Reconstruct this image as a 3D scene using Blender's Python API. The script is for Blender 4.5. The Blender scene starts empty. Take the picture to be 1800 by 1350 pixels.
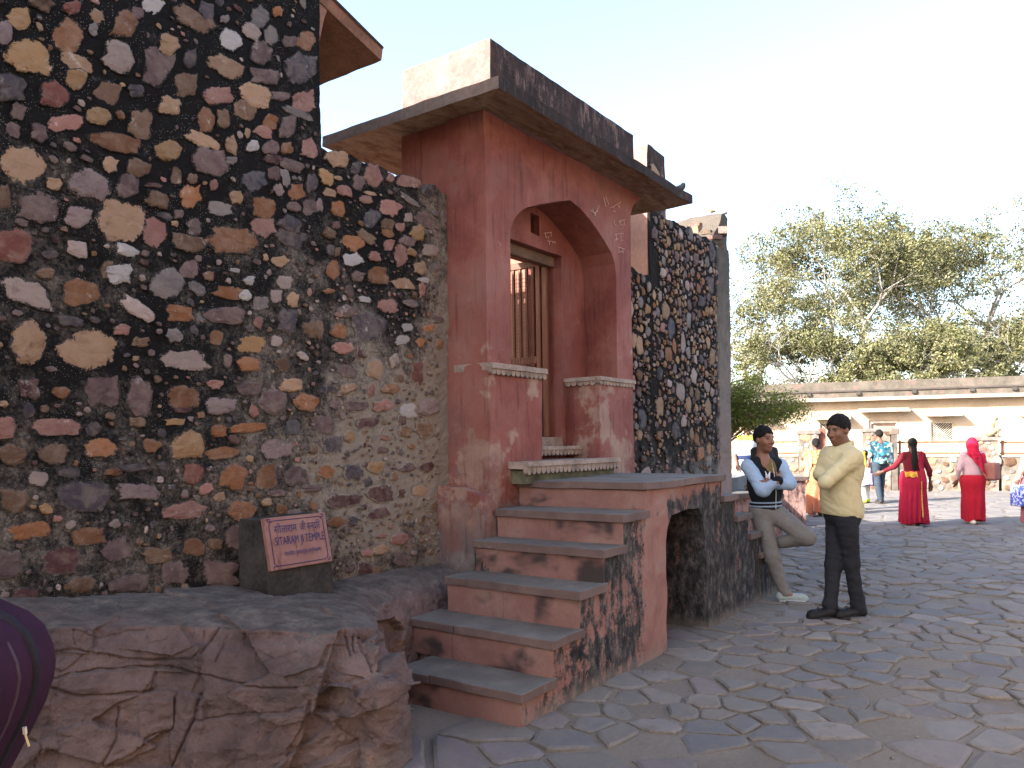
import bpy, bmesh, math, random
import numpy as np
from mathutils import Vector, Matrix
from mathutils.geometry import tessellate_polygon

# ------------------------------------------------------------------ camera, sky, sun, exposure
SC = bpy.context.scene
COL = SC.collection
F, CX, CY, ROLL, HC = 1390., 900., 780., 0.014, 1.5      # focal length and principal point measured on the photograph (1800 px wide)
YAW = math.radians(35.6)                                   # world X runs along the wall, Y into it; the camera stands at the origin
FW = np.array([math.cos(YAW), math.sin(YAW), 0.]); RT = np.array([math.sin(YAW), -math.cos(YAW), 0.]); UP = np.array([0., 0., 1.])
CAMPOS = np.array([0., 0., HC])
cam = bpy.data.cameras.new('camera'); camo = bpy.data.objects.new('camera', cam); COL.objects.link(camo)
cam.sensor_width = 36; cam.lens = 36 * F / 1800; cam.shift_y = (CY - 675) / 1800; cam.clip_start = .05; cam.clip_end = 2000
xa = RT * math.cos(ROLL) - UP * math.sin(ROLL); za = -FW; ya = np.cross(za, xa)
camo.matrix_world = Matrix(((xa[0], ya[0], za[0], 0), (xa[1], ya[1], za[1], 0), (xa[2], ya[2], za[2], HC), (0, 0, 0, 1)))
SC.camera = camo
SUN_A, SUN_EL = math.radians(26), math.radians(28)         # the sun stands behind the wall: azimuth from -X towards +Y
w = bpy.data.worlds.new('World'); SC.world = w; w.use_nodes = True
nt = w.node_tree; bg = nt.nodes['Background']; sky = nt.nodes.new('ShaderNodeTexSky'); sky.sky_type = 'NISHITA'
sky.sun_disc = False; sky.sun_elevation = SUN_EL; sky.dust_density = 2.4; sky.air_density = 1.0; sky.ozone_density = 1.0
TO_SUN = np.array([-math.cos(SUN_A) * math.cos(SUN_EL), math.sin(SUN_A) * math.cos(SUN_EL), math.sin(SUN_EL)])
sky.sun_rotation = math.atan2(TO_SUN[0], TO_SUN[1])
nt.links.new(sky.outputs[0], bg.inputs[0]); bg.inputs[1].default_value = 0.15
sl = bpy.data.lights.new('sun', 'SUN'); sl.energy = 4.7; sl.angle = math.radians(.55); sl.color = (1, .95, .88)
slo = bpy.data.objects.new('sun', sl); COL.objects.link(slo)
slo.rotation_euler = Vector(TO_SUN).to_track_quat('Z', 'Y').to_euler(); slo.location = (0, 0, 20)
vs = SC.view_settings; vs.view_transform = 'Standard'; vs.look = 'None'; vs.gamma = 1; vs.exposure = 2.28; vs.use_curve_mapping = False
SC.cycles.max_bounces = 8; SC.cycles.diffuse_bounces = 5; SC.cycles.transparent_max_bounces = 12

# ------------------------------------------------------------------ measuring helpers
def ray(px, py):
    dx = (px - CX) / F; dz = (CY - py) / F
    x = dx * math.cos(ROLL) + dz * math.sin(ROLL); z = -dx * math.sin(ROLL) + dz * math.cos(ROLL)
    return FW + RT * x + UP * z
def on_z(px, py, z=0.): d = ray(px, py); return CAMPOS + d * ((z - HC) / d[2])
def on_y(px, py, Y): d = ray(px, py); return CAMPOS + d * (Y / d[1])
def on_x(px, py, X): d = ray(px, py); return CAMPOS + d * (X / d[0])
def at(px, py, depth): return CAMPOS + ray(px, py) * depth
def depth_of(p): return float((np.asarray(p)[..., :2] @ FW[:2]))
def project(P):
    q = np.asarray(P, float) - CAMPOS; D = q @ FW; x = q @ RT / D; z = q[..., 2] / D
    return CX + F * (x * math.cos(ROLL) - z * math.sin(ROLL)), CY - F * (x * math.sin(ROLL) + z * math.cos(ROLL))

# ------------------------------------------------------------------ noise
def _h(ix, iy, iz):
    n = (ix.astype(np.int64) * 374761393 + iy.astype(np.int64) * 668265263 + iz.astype(np.int64) * 2147483647 % 1274126177 + iz.astype(np.int64) * 1274126177) & 0x7fffffff
    n = ((n ^ (n >> 13)) * 1274126177) & 0x7fffffff
    n = (n ^ (n >> 16)) & 0xffff
    return n / 65535.
def vnoise(P):
    P = np.asarray(P, float); i = np.floor(P).astype(np.int64); f = P - i; f = f * f * (3 - 2 * f)
    r = 0
    for a in (0, 1):
        for b in (0, 1):
            for c in (0, 1):
                wgt = (f[..., 0] if a else 1 - f[..., 0]) * (f[..., 1] if b else 1 - f[..., 1]) * (f[..., 2] if c else 1 - f[..., 2])
                r = r + wgt * _h(i[..., 0] + a, i[..., 1] + b, i[..., 2] + c)
    return r * 2 - 1
def fbm(P, oct=4, gain=.5):
    P = np.asarray(P, float); r = 0; a = 1; t = 0
    for o in range(oct): r = r + a * vnoise(P * 2 ** o + 17.3 * o); t += a; a *= gain
    return r / t
def sstep(a, b, x): t = np.clip((x - a) / (b - a), 0, 1); return t * t * (3 - 2 * t)

# ------------------------------------------------------------------ mesh helpers
def link(o, parent=None):
    COL.objects.link(o)
    if parent is not None: o.parent = parent
    return o
def mesh_of(name, V, Fc, mats, smooth=False, col=None, edge=None, mi=None, axis=None):
    me = bpy.data.meshes.new(name); me.from_pydata([tuple(map(float, v)) for v in V], [], [tuple(map(int, f)) for f in Fc]); me.validate(clean_customdata=False)
    for m in (mats if isinstance(mats, (list, tuple)) else [mats]): me.materials.append(m)
    if smooth: me.polygons.foreach_set('use_smooth', [True] * len(me.polygons))
    if mi is not None: me.polygons.foreach_set('material_index', list(map(int, mi)))
    if col is not None:
        a = me.color_attributes.new('Col', 'FLOAT_COLOR', 'POINT'); c = np.ones((len(me.vertices), 4), np.float32); c[:, :3] = col; a.data.foreach_set('color', c.ravel())
    if edge is not None:
        a = me.attributes.new('rim', 'FLOAT', 'POINT'); a.data.foreach_set('value', np.asarray(edge, np.float32))
    me.update(); return me
def obj(name, V, Fc, mats, parent=None, **k):
    return link(bpy.data.objects.new(name, mesh_of(name, V, Fc, mats, **k)), parent)
def empty(name, loc=(0, 0, 0), rz=0.):
    o = bpy.data.objects.new(name, None); o.location = tuple(map(float, loc)); o.rotation_euler = (0, 0, rz); o.empty_display_size = .1; return link(o)
def tag(o, label=None, cat=None, group=None, kind=None):
    if label: o['label'] = label
    if cat: o['category'] = cat
    if group: o['group'] = group
    if kind: o['kind'] = kind
    return o
class MB:
    """collects shapes for one mesh"""
    def __init__(s): s.V = []; s.F = []
    def add(s, V, Fc):
        n = len(s.V); s.V += [tuple(map(float, v)) for v in V]; s.F += [tuple(int(i) + n for i in f) for f in Fc]; return s
    def box(s, x0, x1, y0, y1, z0, z1):
        V = [(x, y, z) for z in (z0, z1) for y in (y0, y1) for x in (x0, x1)]
        return s.add(V, [(0, 2, 3, 1), (4, 5, 7, 6), (0, 1, 5, 4), (2, 6, 7, 3), (0, 4, 6, 2), (1, 3, 7, 5)])
    def obox(s, c, ax, ay, az):
        c, ax, ay, az = map(np.asarray, (c, ax, ay, az))
        V = [c + ax * i + ay * j + az * k for k in (-1, 1) for j in (-1, 1) for i in (-1, 1)]
        return s.add(V, [(0, 2, 3, 1), (4, 5, 7, 6), (0, 1, 5, 4), (2, 6, 7, 3), (0, 4, 6, 2), (1, 3, 7, 5)])
    def prism(s, polys, a, b, fn):
        """polys: outline + holes as 2-D lists; fn(u, v, t) -> point; caps at t=a and t=b"""
        pl = [[Vector((p[0], p[1], 0)) for p in q] for q in polys]; flat = [p for q in polys for p in q]; n = len(flat)
        tri = tessellate_polygon(pl)
        V = [fn(p[0], p[1], a) for p in flat] + [fn(p[0], p[1], b) for p in flat]
        Fc = [tuple(t) for t in tri] + [tuple(i + n for i in reversed(t)) for t in tri]
        k = 0
        for q in polys:
            m = len(q)
            for i in range(m): Fc.append((k + i, k + (i + 1) % m, n + k + (i + 1) % m, n + k + i))
            k += m
        return s.add(V, Fc)
    def tube(s, pts, rad, seg=6, cap=True):
        pts = [np.asarray(p, float) for p in pts]; n = len(pts); rad = [rad] * n if np.isscalar(rad) else rad
        V = []; Fc = []; up = np.array([.13, .21, .97])
        for i, p in enumerate(pts):
            d = pts[min(i + 1, n - 1)] - pts[max(i - 1, 0)]; d /= np.linalg.norm(d) + 1e-9
            a = np.cross(d, up)
            if np.linalg.norm(a) < .05: a = np.cross(d, (1, 0, 0))
            a /= np.linalg.norm(a); b = np.cross(d, a)
            for j in range(seg):
                t = 2 * math.pi * j / seg; V.append(p + (a * math.cos(t) + b * math.sin(t)) * rad[i])
        for i in range(n - 1):
            for j in range(seg): Fc.append((i * seg + j, i * seg + (j + 1) % seg, (i + 1) * seg + (j + 1) % seg, (i + 1) * seg + j))
        if cap: Fc += [tuple(range(seg))[::-1], tuple(range((n - 1) * seg, n * seg))]
        return s.add(V, Fc)
    def build(s, name, mat, parent=None, bevel=0, seg=2, fix=True, **k):
        o = obj(name, s.V, s.F, mat, parent, **k)
        if fix:
            bm = bmesh.new(); bm.from_mesh(o.data); bmesh.ops.recalc_face_normals(bm, faces=bm.faces); bm.to_mesh(o.data); bm.free()
        if bevel:
            m = o.modifiers.new('bevel', 'BEVEL'); m.width = bevel; m.segments = seg; m.limit_method = 'ANGLE'; m.angle_limit = .6; m.harden_normals = False
        return o
def rough(o, cuts=.05, amp=.006, scale=6., seed=0.):
    """break up a clean block: subdivide long edges, then push the surface about a little"""
    bm = bmesh.new(); bm.from_mesh(o.data)
    bmesh.ops.triangulate(bm, faces=bm.faces)
    for it in range(9):
        e = [e for e in bm.edges if e.calc_length() > cuts]
        if not e or len(bm.verts) > 60000: break
        bmesh.ops.subdivide_edges(bm, edges=e, cuts=1, use_grid_fill=False); bmesh.ops.triangulate(bm, faces=[f for f in bm.faces if len(f.verts) > 3])
    P = np.array([v.co for v in bm.verts]); Q = P + np.array(o.location) + seed
    D = np.stack([fbm(Q * scale + k * 31.7, 3) for k in range(3)], 1) * amp
    for v, d in zip(bm.verts, D): v.co += Vector(d)
    bm.to_mesh(o.data); bm.free(); return o

# ------------------------------------------------------------------ materials
class Mat:
    def __init__(s, name, rough=.9, spec=.2):
        s.m = bpy.data.materials.new(name); s.m.use_nodes = True; s.nt = s.m.node_tree; s.b = s.nt.nodes['Principled BSDF']
        s.b.inputs['Roughness'].default_value = rough; s.b.inputs['Specular IOR Level'].default_value = spec
    def n(s, t, **k):
        nd = s.nt.nodes.new('ShaderNode' + t)
        for a, v in k.items(): setattr(nd, a, v)
        return nd
    def put(s, sock, v):
        if isinstance(v, bpy.types.NodeSocket): s.nt.links.new(v, sock)
        elif v is not None:
            if hasattr(sock.default_value, '__len__') and not np.isscalar(v) and len(v) == 3 and len(sock.default_value) == 4: v = (*v, 1)
            sock.default_value = v
    @property
    def pos(s):
        if not hasattr(s, '_p'): s._p = s.n('NewGeometry').outputs['Position']
        return s._p
    @property
    def nor(s): return s.n('NewGeometry').outputs['Normal']
    def xyz(s, v=None):
        nd = s.n('SeparateXYZ'); s.put(nd.inputs[0], v or s.pos); return nd.outputs
    def vmul(s, v, k):
        nd = s.n('VectorMath', operation='MULTIPLY'); s.put(nd.inputs[0], v); s.put(nd.inputs[1], k); return nd.outputs[0]
    def noise(s, scale, detail=4, rough=.55, vec=None, dist=0., col=False):
        nd = s.n('TexNoise'); s.put(nd.inputs['Vector'], vec if vec is not None else s.pos); nd.inputs['Scale'].default_value = scale
        nd.inputs['Detail'].default_value = detail; nd.inputs['Roughness'].default_value = rough; nd.inputs['Distortion'].default_value = dist
        return nd.outputs['Color' if col else 'Fac']
    def vor(s, scale, vec=None, feature='F1', out='Distance', rnd=1.):
        nd = s.n('TexVoronoi', feature=feature); s.put(nd.inputs['Vector'], vec if vec is not None else s.pos); nd.inputs['Scale'].default_value = scale; nd.inputs['Randomness'].default_value = rnd
        return nd.outputs[out]
    def math(s, op, a, b=None, c=None, clamp=False):
        nd = s.n('Math', operation=op, use_clamp=clamp)
        for i, v in enumerate((a, b, c)):
            if v is not None: s.put(nd.inputs[i], v)
        return nd.outputs[0]
    def step(s, x, a, b, lo=0., hi=1.):
        nd = s.n('MapRange', interpolation_type='SMOOTHSTEP'); s.put(nd.inputs['Value'], x)
        if a > b: a, b, lo, hi = b, a, hi, lo
        for k, v in (('From Min', a), ('From Max', b), ('To Min', lo), ('To Max', hi)): nd.inputs[k].default_value = v
        return nd.outputs[0]
    def ramp(s, f, stops):
        nd = s.n('ValToRGB'); s.put(nd.inputs[0], f); el = nd.color_ramp.elements
        while len(el) < len(stops): el.new(.5)
        for e, (p, c) in zip(el, stops): e.position = p; e.color = (*c, 1) if len(c) == 3 else c
        return nd.outputs[0]
    def mix(s, f, a, b, mode='MIX'):
        nd = s.n('Mix', data_type='RGBA', blend_type=mode); s.put(nd.inputs[0], f); s.put(nd.inputs[6], a); s.put(nd.inputs[7], b); return nd.outputs[2]
    def attr(s, name, fac=False): nd = s.n('Attribute'); nd.attribute_name = name; return nd.outputs['Fac' if fac else 'Color']
    def bump(s, h, strength=.5, dist=.01):
        nd = s.n('Bump'); s.put(nd.inputs['Height'], h); nd.inputs['Strength'].default_value = strength; nd.inputs['Distance'].default_value = dist
        if getattr(s, '_n', None) is not None: s.nt.links.new(s._n, nd.inputs['Normal'])
        s._n = nd.outputs[0]; s.nt.links.new(s._n, s.b.inputs['Normal']); return s
    def color(s, c): s.put(s.b.inputs['Base Color'], c); return s
    def done(s): return s.m
def L(r, g, b, k=1.):
    f = lambda c: ((c / 255 + .055) / 1.055) ** 2.4 if c > 10 else c / 255 / 12.92
    return (min(.85, f(r) * k), min(.85, f(g) * k), min(.85, f(b) * k))
def vary(M, c, amt=.35, scale=3., fine=40.):
    """a base colour broken by broad and fine mottling"""
    a = M.noise(scale, 5, .6); b = M.noise(fine, 3, .6)
    f = M.math('ADD', M.math('MULTIPLY', a, .65), M.math('MULTIPLY', b, .35))
    k = M.step(f, .3, .7, 1 - amt, 1 + amt * .6); nd = M.n('VectorMath', operation='SCALE'); M.put(nd.inputs[0], c if isinstance(c, bpy.types.NodeSocket) else c); M.put(nd.inputs['Scale'], k); return nd.outputs[0]
def simple(name, c, rough=.85, amt=.25, scale=4., fine=60., bump=.3, bd=.004, spec=.2):
    M = Mat(name, rough, spec); M.color(vary(M, c, amt, scale, fine)); M.bump(M.noise(fine, 4, .6), bump, bd); return M.done()

# ------------------------------------------------------------------ rubble walls: mortar and stones
PAL = dict(t=(196, 158, 126), to=(192, 150, 106), o=(178, 116, 74), ob=(150, 103, 72), b=(134, 103, 82), p=(184, 132, 122), wp=(198, 176, 168), w=(202, 196, 194),
           g=(144, 134, 133), m=(122, 98, 98), mp=(152, 130, 130), d=(86, 78, 86), r=(140, 84, 74), dr=(98, 62, 64), s=(80, 84, 98))
def stone_col(code, rng):
    c = np.array(PAL[code], float) * rng.uniform(.88, 1.1) + rng.uniform(-6, 6); return L(*np.clip(c, 20, 240), .44)

def mortar_near(M):
    X, Y, Z = M.xyz(); big = M.noise(1.15, 5, .62); med = M.noise(6, 6, .68); fine = M.noise(70, 3, .7)
    t = M.math('MULTIPLY', M.math('SUBTRACT', 2.5, Z), .33)
    t = M.math('ADD', t, M.math('MULTIPLY', M.math('MULTIPLY', M.step(X, 2.9, 3.75), M.step(Z, 2.75, 1.9)), .55))
    t = M.math('ADD', t, M.math('MULTIPLY', M.step(X, 4.12, 4.5), .8)); t = M.math('SUBTRACT', t, M.step(X, 3.2, 2.4, 0, .02))
    t = M.math('ADD', t, M.math('MULTIPLY', M.math('SUBTRACT', big, .5), 2.9)); t = M.math('ADD', t, M.math('MULTIPLY', M.math('SUBTRACT', med, .5), 1.7))
    t = M.math('ADD', t, M.math('MULTIPLY', M.math('SUBTRACT', fine, .5), 1.1))
    t = M.math('ADD', t, M.math('MULTIPLY', M.math('SUBTRACT', M.noise(27, 4, .7), .5), 1.3)); t = M.math('SUBTRACT', t, M.step(Z, .95, .66, 0, .45))
    c = M.ramp(t, [(0, (.009, .0085, .0085)), (.14, (.021, .019, .018)), (.40, (.052, .044, .038)), (.62, (.105, .088, .075)), (1, (.2, .165, .135))])
    e = M.math('MULTIPLY', M.step(M.noise(2.1, 6, .7), .60, .74), M.step(med, .42, .62))
    c = M.mix(M.math('MULTIPLY', e, .7), c, (.30, .295, .295))
    sp = M.math('LESS_THAN', M.vor(95), .16); sp = M.math('MULTIPLY', sp, M.step(M.noise(9, 2), .45, .6))
    return M.mix(M.math('MULTIPLY', sp, .7), c, (.36, .33, .29)), t, med, fine
def mortar_far(M):
    X, Y, Z = M.xyz(); big = M.noise(1.0, 5, .62); med = M.noise(5, 6, .68); fine = M.noise(50, 3, .7)
    t = M.math('MULTIPLY', M.math('SUBTRACT', 1.75, Z), .62); t = M.math('ADD', t, M.math('MULTIPLY', M.math('SUBTRACT', big, .55), 1.8)); t = M.math('ADD', t, M.math('MULTIPLY', M.math('SUBTRACT', med, .5), 1.6))
    c = M.ramp(t, [(0, (.015, .013, .012)), (.2, (.034, .029, .026)), (.5, (.10, .09, .082)), (.85, (.26, .25, .24))])
    pl = M.step(M.math('ADD', X, M.math('MULTIPLY', M.math('SUBTRACT', med, .5), .5)), 9.93, 10.08)
    pc = M.ramp(M.math('ADD', M.math('MULTIPLY', Z, .22), M.math('MULTIPLY', M.math('SUBTRACT', med, .5), .8)), [(.15, (.22, .16, .142)), (.5, (.165, .132, .11)), (.85, (.085, .072, .06))])
    return M.mix(pl, c, pc), t, med, fine
def wall_mats(name, fn):
    M = Mat(name + '_mortar', .95, .1); c, t, med, fine = fn(M); M.color(c); M.bump(M.noise(26, 6, .7), .9, .02); M.bump(fine, .5, .004)
    S = Mat(name + '_stone', .88, .2); c, t, med, fine = fn(S)
    base = S.attr('Col'); sm = S.noise(14, 6, .65, dist=.6); band = S.noise(7, 4, .6, vec=S.vmul(S.pos, (1.2, 1.2, 5.)))
    base = S.mix(S.step(sm, .35, .7, 0, .5), base, S.mix(.5, base, (.32, .25, .2)), 'MIX')
    base = S.mix(S.step(band, .5, .7, 0, .35), base, S.mix(1., base, (.55, .5, .5), 'MULTIPLY'))
    base = S.mix(S.math('MULTIPLY', S.step(S.noise(9, 6, .75), .60, .72), .5), base, (.5, .46, .43))
    base = S.mix(S.math('MULTIPLY', S.step(S.noise(5, 6, .75, vec=S.vmul(S.pos, (1.7, 1.7, 1.7))), .57, .70), .55), base, S.mix(1., base, (.3, .27, .26), 'MULTIPLY'))
    rim = S.math('ADD', S.attr('rim', True), S.math('MULTIPLY', S.math('SUBTRACT', S.noise(30, 6, .8), .5), 2.8))
    S.color(S.mix(S.step(rim, .70, .86), base, c)); S.bump(S.noise(30, 7, .72), .8, .014); S.bump(S.noise(120, 3, .7), .4, .003)
    return M.done(), S.done()
MORTAR, STONE = wall_mats('near_wall', mortar_near)
MORTAR_F, STONE_F = wall_mats('far_wall', mortar_far)

def wall_y(x, z, y0=3.83):
    """the uneven face of a rubble wall"""
    P = np.stack([np.asarray(x, float), np.full_like(np.asarray(x, float), y0), np.asarray(z, float)], -1)
    return y0 + .022 * fbm(P * .9, 2) + .012 * fbm(P * 3.3, 2)
def ragged(n, rng, square=.0, jag=.13):
    """outline of a rough stone as unit polar points"""
    a0 = rng.uniform(0, 6.28); out = []
    for i in range(n):
        a = a0 + 2 * math.pi * (i + rng.uniform(-.28, .28)) / n; c, s = math.cos(a), math.sin(a)
        p = 2 + 3.2 * square; r = (abs(c) ** p + abs(s) ** p) ** (-1 / p) * (1 + rng.uniform(-jag, jag)); out.append((r * c, r * s))
    return out
def stone_mesh(pts, face, rng, proud, col, mat):
    """pts: outline (x, z) on the wall; face(x, z) -> wall y. rims lie in the mortar, the front stands proud"""
    P = np.array(pts); n = len(P); c = P.mean(0); k = np.array([rng.uniform(.62, .8) for _ in range(n)])[:, None]; h = [proud * rng.uniform(.75, 1.25) for _ in range(n)]
    Q = np.vstack([c + (P - c) * 1.04, P, c + (P - c) * k, c[None]]); d = np.array([-.03] * n + [proud * .35 + .002] * n + h + [proud * rng.uniform(.9, 1.3)])
    V = np.stack([Q[:, 0], face(Q[:, 0], Q[:, 1]) - d, Q[:, 1]], 1).tolist(); rim = [1.] * (2 * n) + [.25] * n + [0.]; Fc = []
    for i in range(n):
        j = (i + 1) % n; Fc += [(i, j, n + j, n + i), (n + i, n + j, 2 * n + j, 2 * n + i), (2 * n + i, 2 * n + j, 3 * n)]
    return V, Fc, rim

# stones traced on the photograph: (origin x, origin y, zoom, [cx cy w h tilt colour ...])
TR = [(0, 0, 3, """215 20 140 70 10 b|385 40 100 70 -5 r|105 95 130 110 0 to|25 170 80 130 0 mp|515 85 75 60 40 t|490 155 50 70 0 g|360 190 135 155 30 ob|655 130 110 150 25 ob|805 30 110 80 10 w|1025 110 225 110 35 b|1090 60 80 90 0 d|725 70 60 60 0 m|890 230 110 110 15 t|1210 215 130 95 25 w|1320 165 110 70 35 wp|1365 95 85 120 -5 g|1460 60 60 60 0 o|1185 100 50 40 0 g|160 300 230 150 20 to|400 330 175 85 25 t|625 300 165 150 35 wp|825 350 150 180 10 m|1190 350 190 100 28 t|1370 285 100 130 5 m|1425 185 70 100 0 g|1525 220 80 60 0 m|1610 215 90 100 20 ob|1580 355 150 150 0 d|1390 405 140 80 5 m|105 355 80 50 20 to|60 460 130 140 0 d|290 500 150 130 20 r|400 420 110 100 20 to|570 490 130 120 20 b|720 480 90 60 5 d|1000 310 60 90 0 d|980 445 95 120 5 b|1135 505 165 100 10 p|1335 505 170 110 20 t|1280 580 110 100 20 b|1475 510 100 50 5 m|1605 535 110 120 10 p|1575 600 185 36 25 g|895 560 115 95 5 t|350 645 160 90 -5 p|520 610 130 90 20 to|205 705 90 100 15 m|95 590 70 90 20 m|70 685 80 80 0 m|370 775 80 50 25 m|740 650 115 150 5 b|610 750 290 95 12 ob|880 800 130 100 0 to|1085 640 90 130 5 ob|1170 630 65 100 0 b|1060 740 170 75 25 t|1215 765 60 100 -10 t|1420 640 80 90 20 o|1510 675 90 120 10 m|1390 700 100 60 10 p|1330 775 70 60 0 w|1300 700 30 50 0 t|110 860 220 200 5 t|575 865 80 80 10 t|730 885 110 90 10 b|485 975 215 140 12 mp|200 1090 210 150 3 m|675 985 110 115 10 m|1105 860 175 140 15 m|1215 850 60 40 0 g|1420 780 80 70 20 m|1505 785 70 60 0 ob|1630 785 80 100 0 p|1440 840 100 50 10 dr|1530 870 120 60 20 m|1335 955 140 100 5 s|1500 935 40 100 -15 g|1440 915 70 70 0 m|1640 965 60 90 0 d|930 930 55 90 0 b|1010 945 50 50 0 b|810 975 90 25 5 dr|1120 980 40 60 0 p|1005 1035 105 115 5 o|1240 1040 70 70 0 t|1560 1015 85 80 0 o|1465 1000 55 60 0 mp|1390 1095 140 110 10 ob|825 1055 120 90 10 b|1160 1100 130 80 20 g|410 1145 140 110 5 mp|630 1155 215 200 5 t|815 1230 110 140 -5 p|275 970 80 60 0 t|20 1035 60 130 0 b|1385 1195 115 105 0 p|1020 1195 70 90 -10 m|1230 1275 255 135 12 ob|990 1280 170 80 15 b|60 1295 250 150 5 r|660 1320 120 60 15 w|1530 1250 150 100 20 d|1630 1090 80 80 0 m|1530 1185 120 70 25 d|1545 1090 80 50 20 m|920 1180 40 30 0 t|945 1130 50 50 0 m|870 1140 80 40 20 d"""),
      (0, 450, 3, """130 190 295 130 25 wp|430 190 190 140 0 ob|240 90 90 50 0 b|565 75 80 100 0 b|620 95 130 110 0 w|875 135 170 150 5 g|1000 75 100 90 0 m|1310 130 60 50 0 w|1215 200 170 70 10 o|1290 210 60 60 0 w|1240 75 60 22 10 w|1500 135 80 70 0 wp|1475 30 90 60 0 t|720 280 200 75 35 wp|950 305 145 95 5 o|1180 315 190 90 3 m|1370 250 80 80 0 g|1450 215 60 70 10 wp|1540 230 60 80 0 t|1510 340 100 120 0 d|1650 385 100 90 0 b|370 345 140 60 10 d|140 445 200 220 0 t|450 495 270 185 -5 t|640 390 85 60 0 p|735 455 90 50 0 b|915 420 80 70 0 g|1140 430 80 80 0 ob|1335 465 150 80 0 to|1360 350 50 60 0 p|975 555 245 105 5 wp|1305 575 110 70 5 o|1490 570 70 70 0 b|1130 675 80 50 0 p|150 700 110 100 0 dr|320 720 90 70 0 ob|550 710 160 150 5 m|730 740 120 180 5 m|970 750 165 115 0 ob|960 810 90 40 0 dr|1320 695 120 70 0 m|1165 795 160 80 0 mp|1435 770 135 120 5 m|1610 765 130 90 20 o|1530 680 110 70 0 t|30 900 120 110 0 p|285 900 265 90 2 p|725 875 80 50 0 b|920 875 110 35 0 to|1150 925 80 75 0 o|1300 905 180 50 -8 o|1540 900 80 80 0 s|1690 885 100 80 0 m|520 1015 160 100 -10 o|275 1045 140 110 5 b|60 1045 140 100 0 b|800 1000 90 70 0 ob|970 1005 175 140 -15 to|1180 1040 180 60 -5 ob|1455 1020 190 90 0 mp|700 1120 150 40 -5 d|590 1140 90 40 0 ob|1015 1145 105 95 0 r|1220 1165 130 130 10 o|1400 1165 110 130 5 ob|1560 1160 140 90 0 m|1640 1225 90 35 0 m|1460 1250 90 35 0 m|430 1270 250 150 0 d|720 1240 240 90 0 mp|65 1290 150 120 0 b|235 1330 70 60 0 to|960 1345 250 95 -3 p|1270 1345 160 110 0 o|365 1145 100 50 0 d"""),
      (0, 900, 2.25, """120 75 160 60 -10 o|345 97 140 60 -5 ob|455 150 110 90 -10 m|235 195 145 110 0 dr|30 215 100 110 0 m|315 285 115 70 0 b|515 280 150 70 -5 m|690 240 110 80 0 m|870 245 130 100 -5 m|100 335 110 60 0 dr|620 170 110 60 0 b|765 140 80 60 0 ob|850 125 60 40 0 b|935 100 90 90 0 m"""),
      (555, 250, 4.356, """160 130 180 120 25 t|300 200 75 100 10 d|320 305 85 110 10 m|70 270 100 140 -25 to|430 260 115 170 -15 p|550 280 55 80 10 p|690 310 190 95 14 p|845 370 90 90 10 d|210 375 120 80 15 p|105 390 100 60 20 t|165 275 70 30 10 t|410 395 90 30 10 t|380 440 100 65 8 p|155 515 100 110 10 o|545 505 165 110 12 p|415 585 120 125 10 s|705 450 180 45 32 g|690 580 60 75 0 wp|815 600 140 100 30 m|150 635 70 60 0 dr|100 700 110 80 25 b|25 480 50 90 0 mp|540 635 100 80 10 b|535 700 110 60 10 o|635 655 70 70 0 p|755 700 110 120 15 to|685 760 110 75 18 m|380 725 160 70 30 b|280 770 150 120 25 o|545 785 85 90 10 p|635 870 90 150 -5 p|110 830 60 80 0 d|165 840 45 70 0 b|715 845 80 55 30 to|865 835 140 90 15 wp|280 900 150 95 0 w|440 880 95 80 10 p|130 980 85 155 0 o|465 1025 165 140 5 ob|790 965 105 100 5 t|315 1030 100 80 10 m|665 1085 175 75 12 t|810 1055 95 40 10 w|800 1130 50 110 5 p|95 1140 80 40 5 o|365 1205 90 45 10 w|545 1250 175 100 15 p|225 1295 150 90 5 m|720 1240 110 60 10 mp|905 960 70 60 0 g"""),
      (555, 550, 4.356, """395 110 230 220 0 d|20 120 60 130 0 b|175 145 130 100 0 o|205 270 160 95 0 p|225 10 160 40 0 p|690 115 85 65 0 w|660 210 95 80 5 w|600 370 75 95 5 wp|450 435 135 140 25 t|240 450 160 80 10 m|230 575 130 75 -8 t|575 580 140 75 -3 ob|80 585 140 50 5 d|775 455 90 165 0 r|640 500 70 60 0 b|140 700 65 70 0 m|310 715 150 80 -8 m|510 715 145 90 -8 p|700 745 140 110 15 w|880 720 150 140 -5 mp|390 840 160 70 -3 dr|660 820 60 70 0 dr|60 855 130 120 5 m|130 1005 150 130 5 d|250 945 70 80 0 to|690 910 90 80 0 b|840 895 130 100 0 b|515 1050 80 50 0 dr|80 1220 130 100 0 o|290 1215 140 120 10 d|465 1180 115 90 -5 to|700 1185 115 65 -12 m|855 1180 100 80 -10 dr|795 225 70 75 0 o|940 240 60 70 0 o|860 115 80 50 0 o|925 50 70 60 0 m|415 590 55 100 0 p|530 955 90 40 10 p|900 340 30 50 0 b"""),
      (540, 830, 5.87, """60 165 120 60 0 m|50 350 70 110 0 o|380 300 370 130 -3 dr|750 225 240 165 5 dr|745 430 220 100 -14 dr|300 510 210 100 -5 ob|465 500 80 90 0 d|965 215 70 90 10 dr|1160 195 130 110 -15 t|740 800 160 90 -20 t|610 830 130 80 0 p|590 1010 150 160 0 dr|700 1015 100 110 0 b|950 690 180 110 -8 p|960 900 170 140 0 m|760 655 100 50 0 p|1310 360 70 110 0 b|1050 650 100 60 0 m|430 990 80 90 0 m""")]
RECTS = 'm d b dr'.split()
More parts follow.
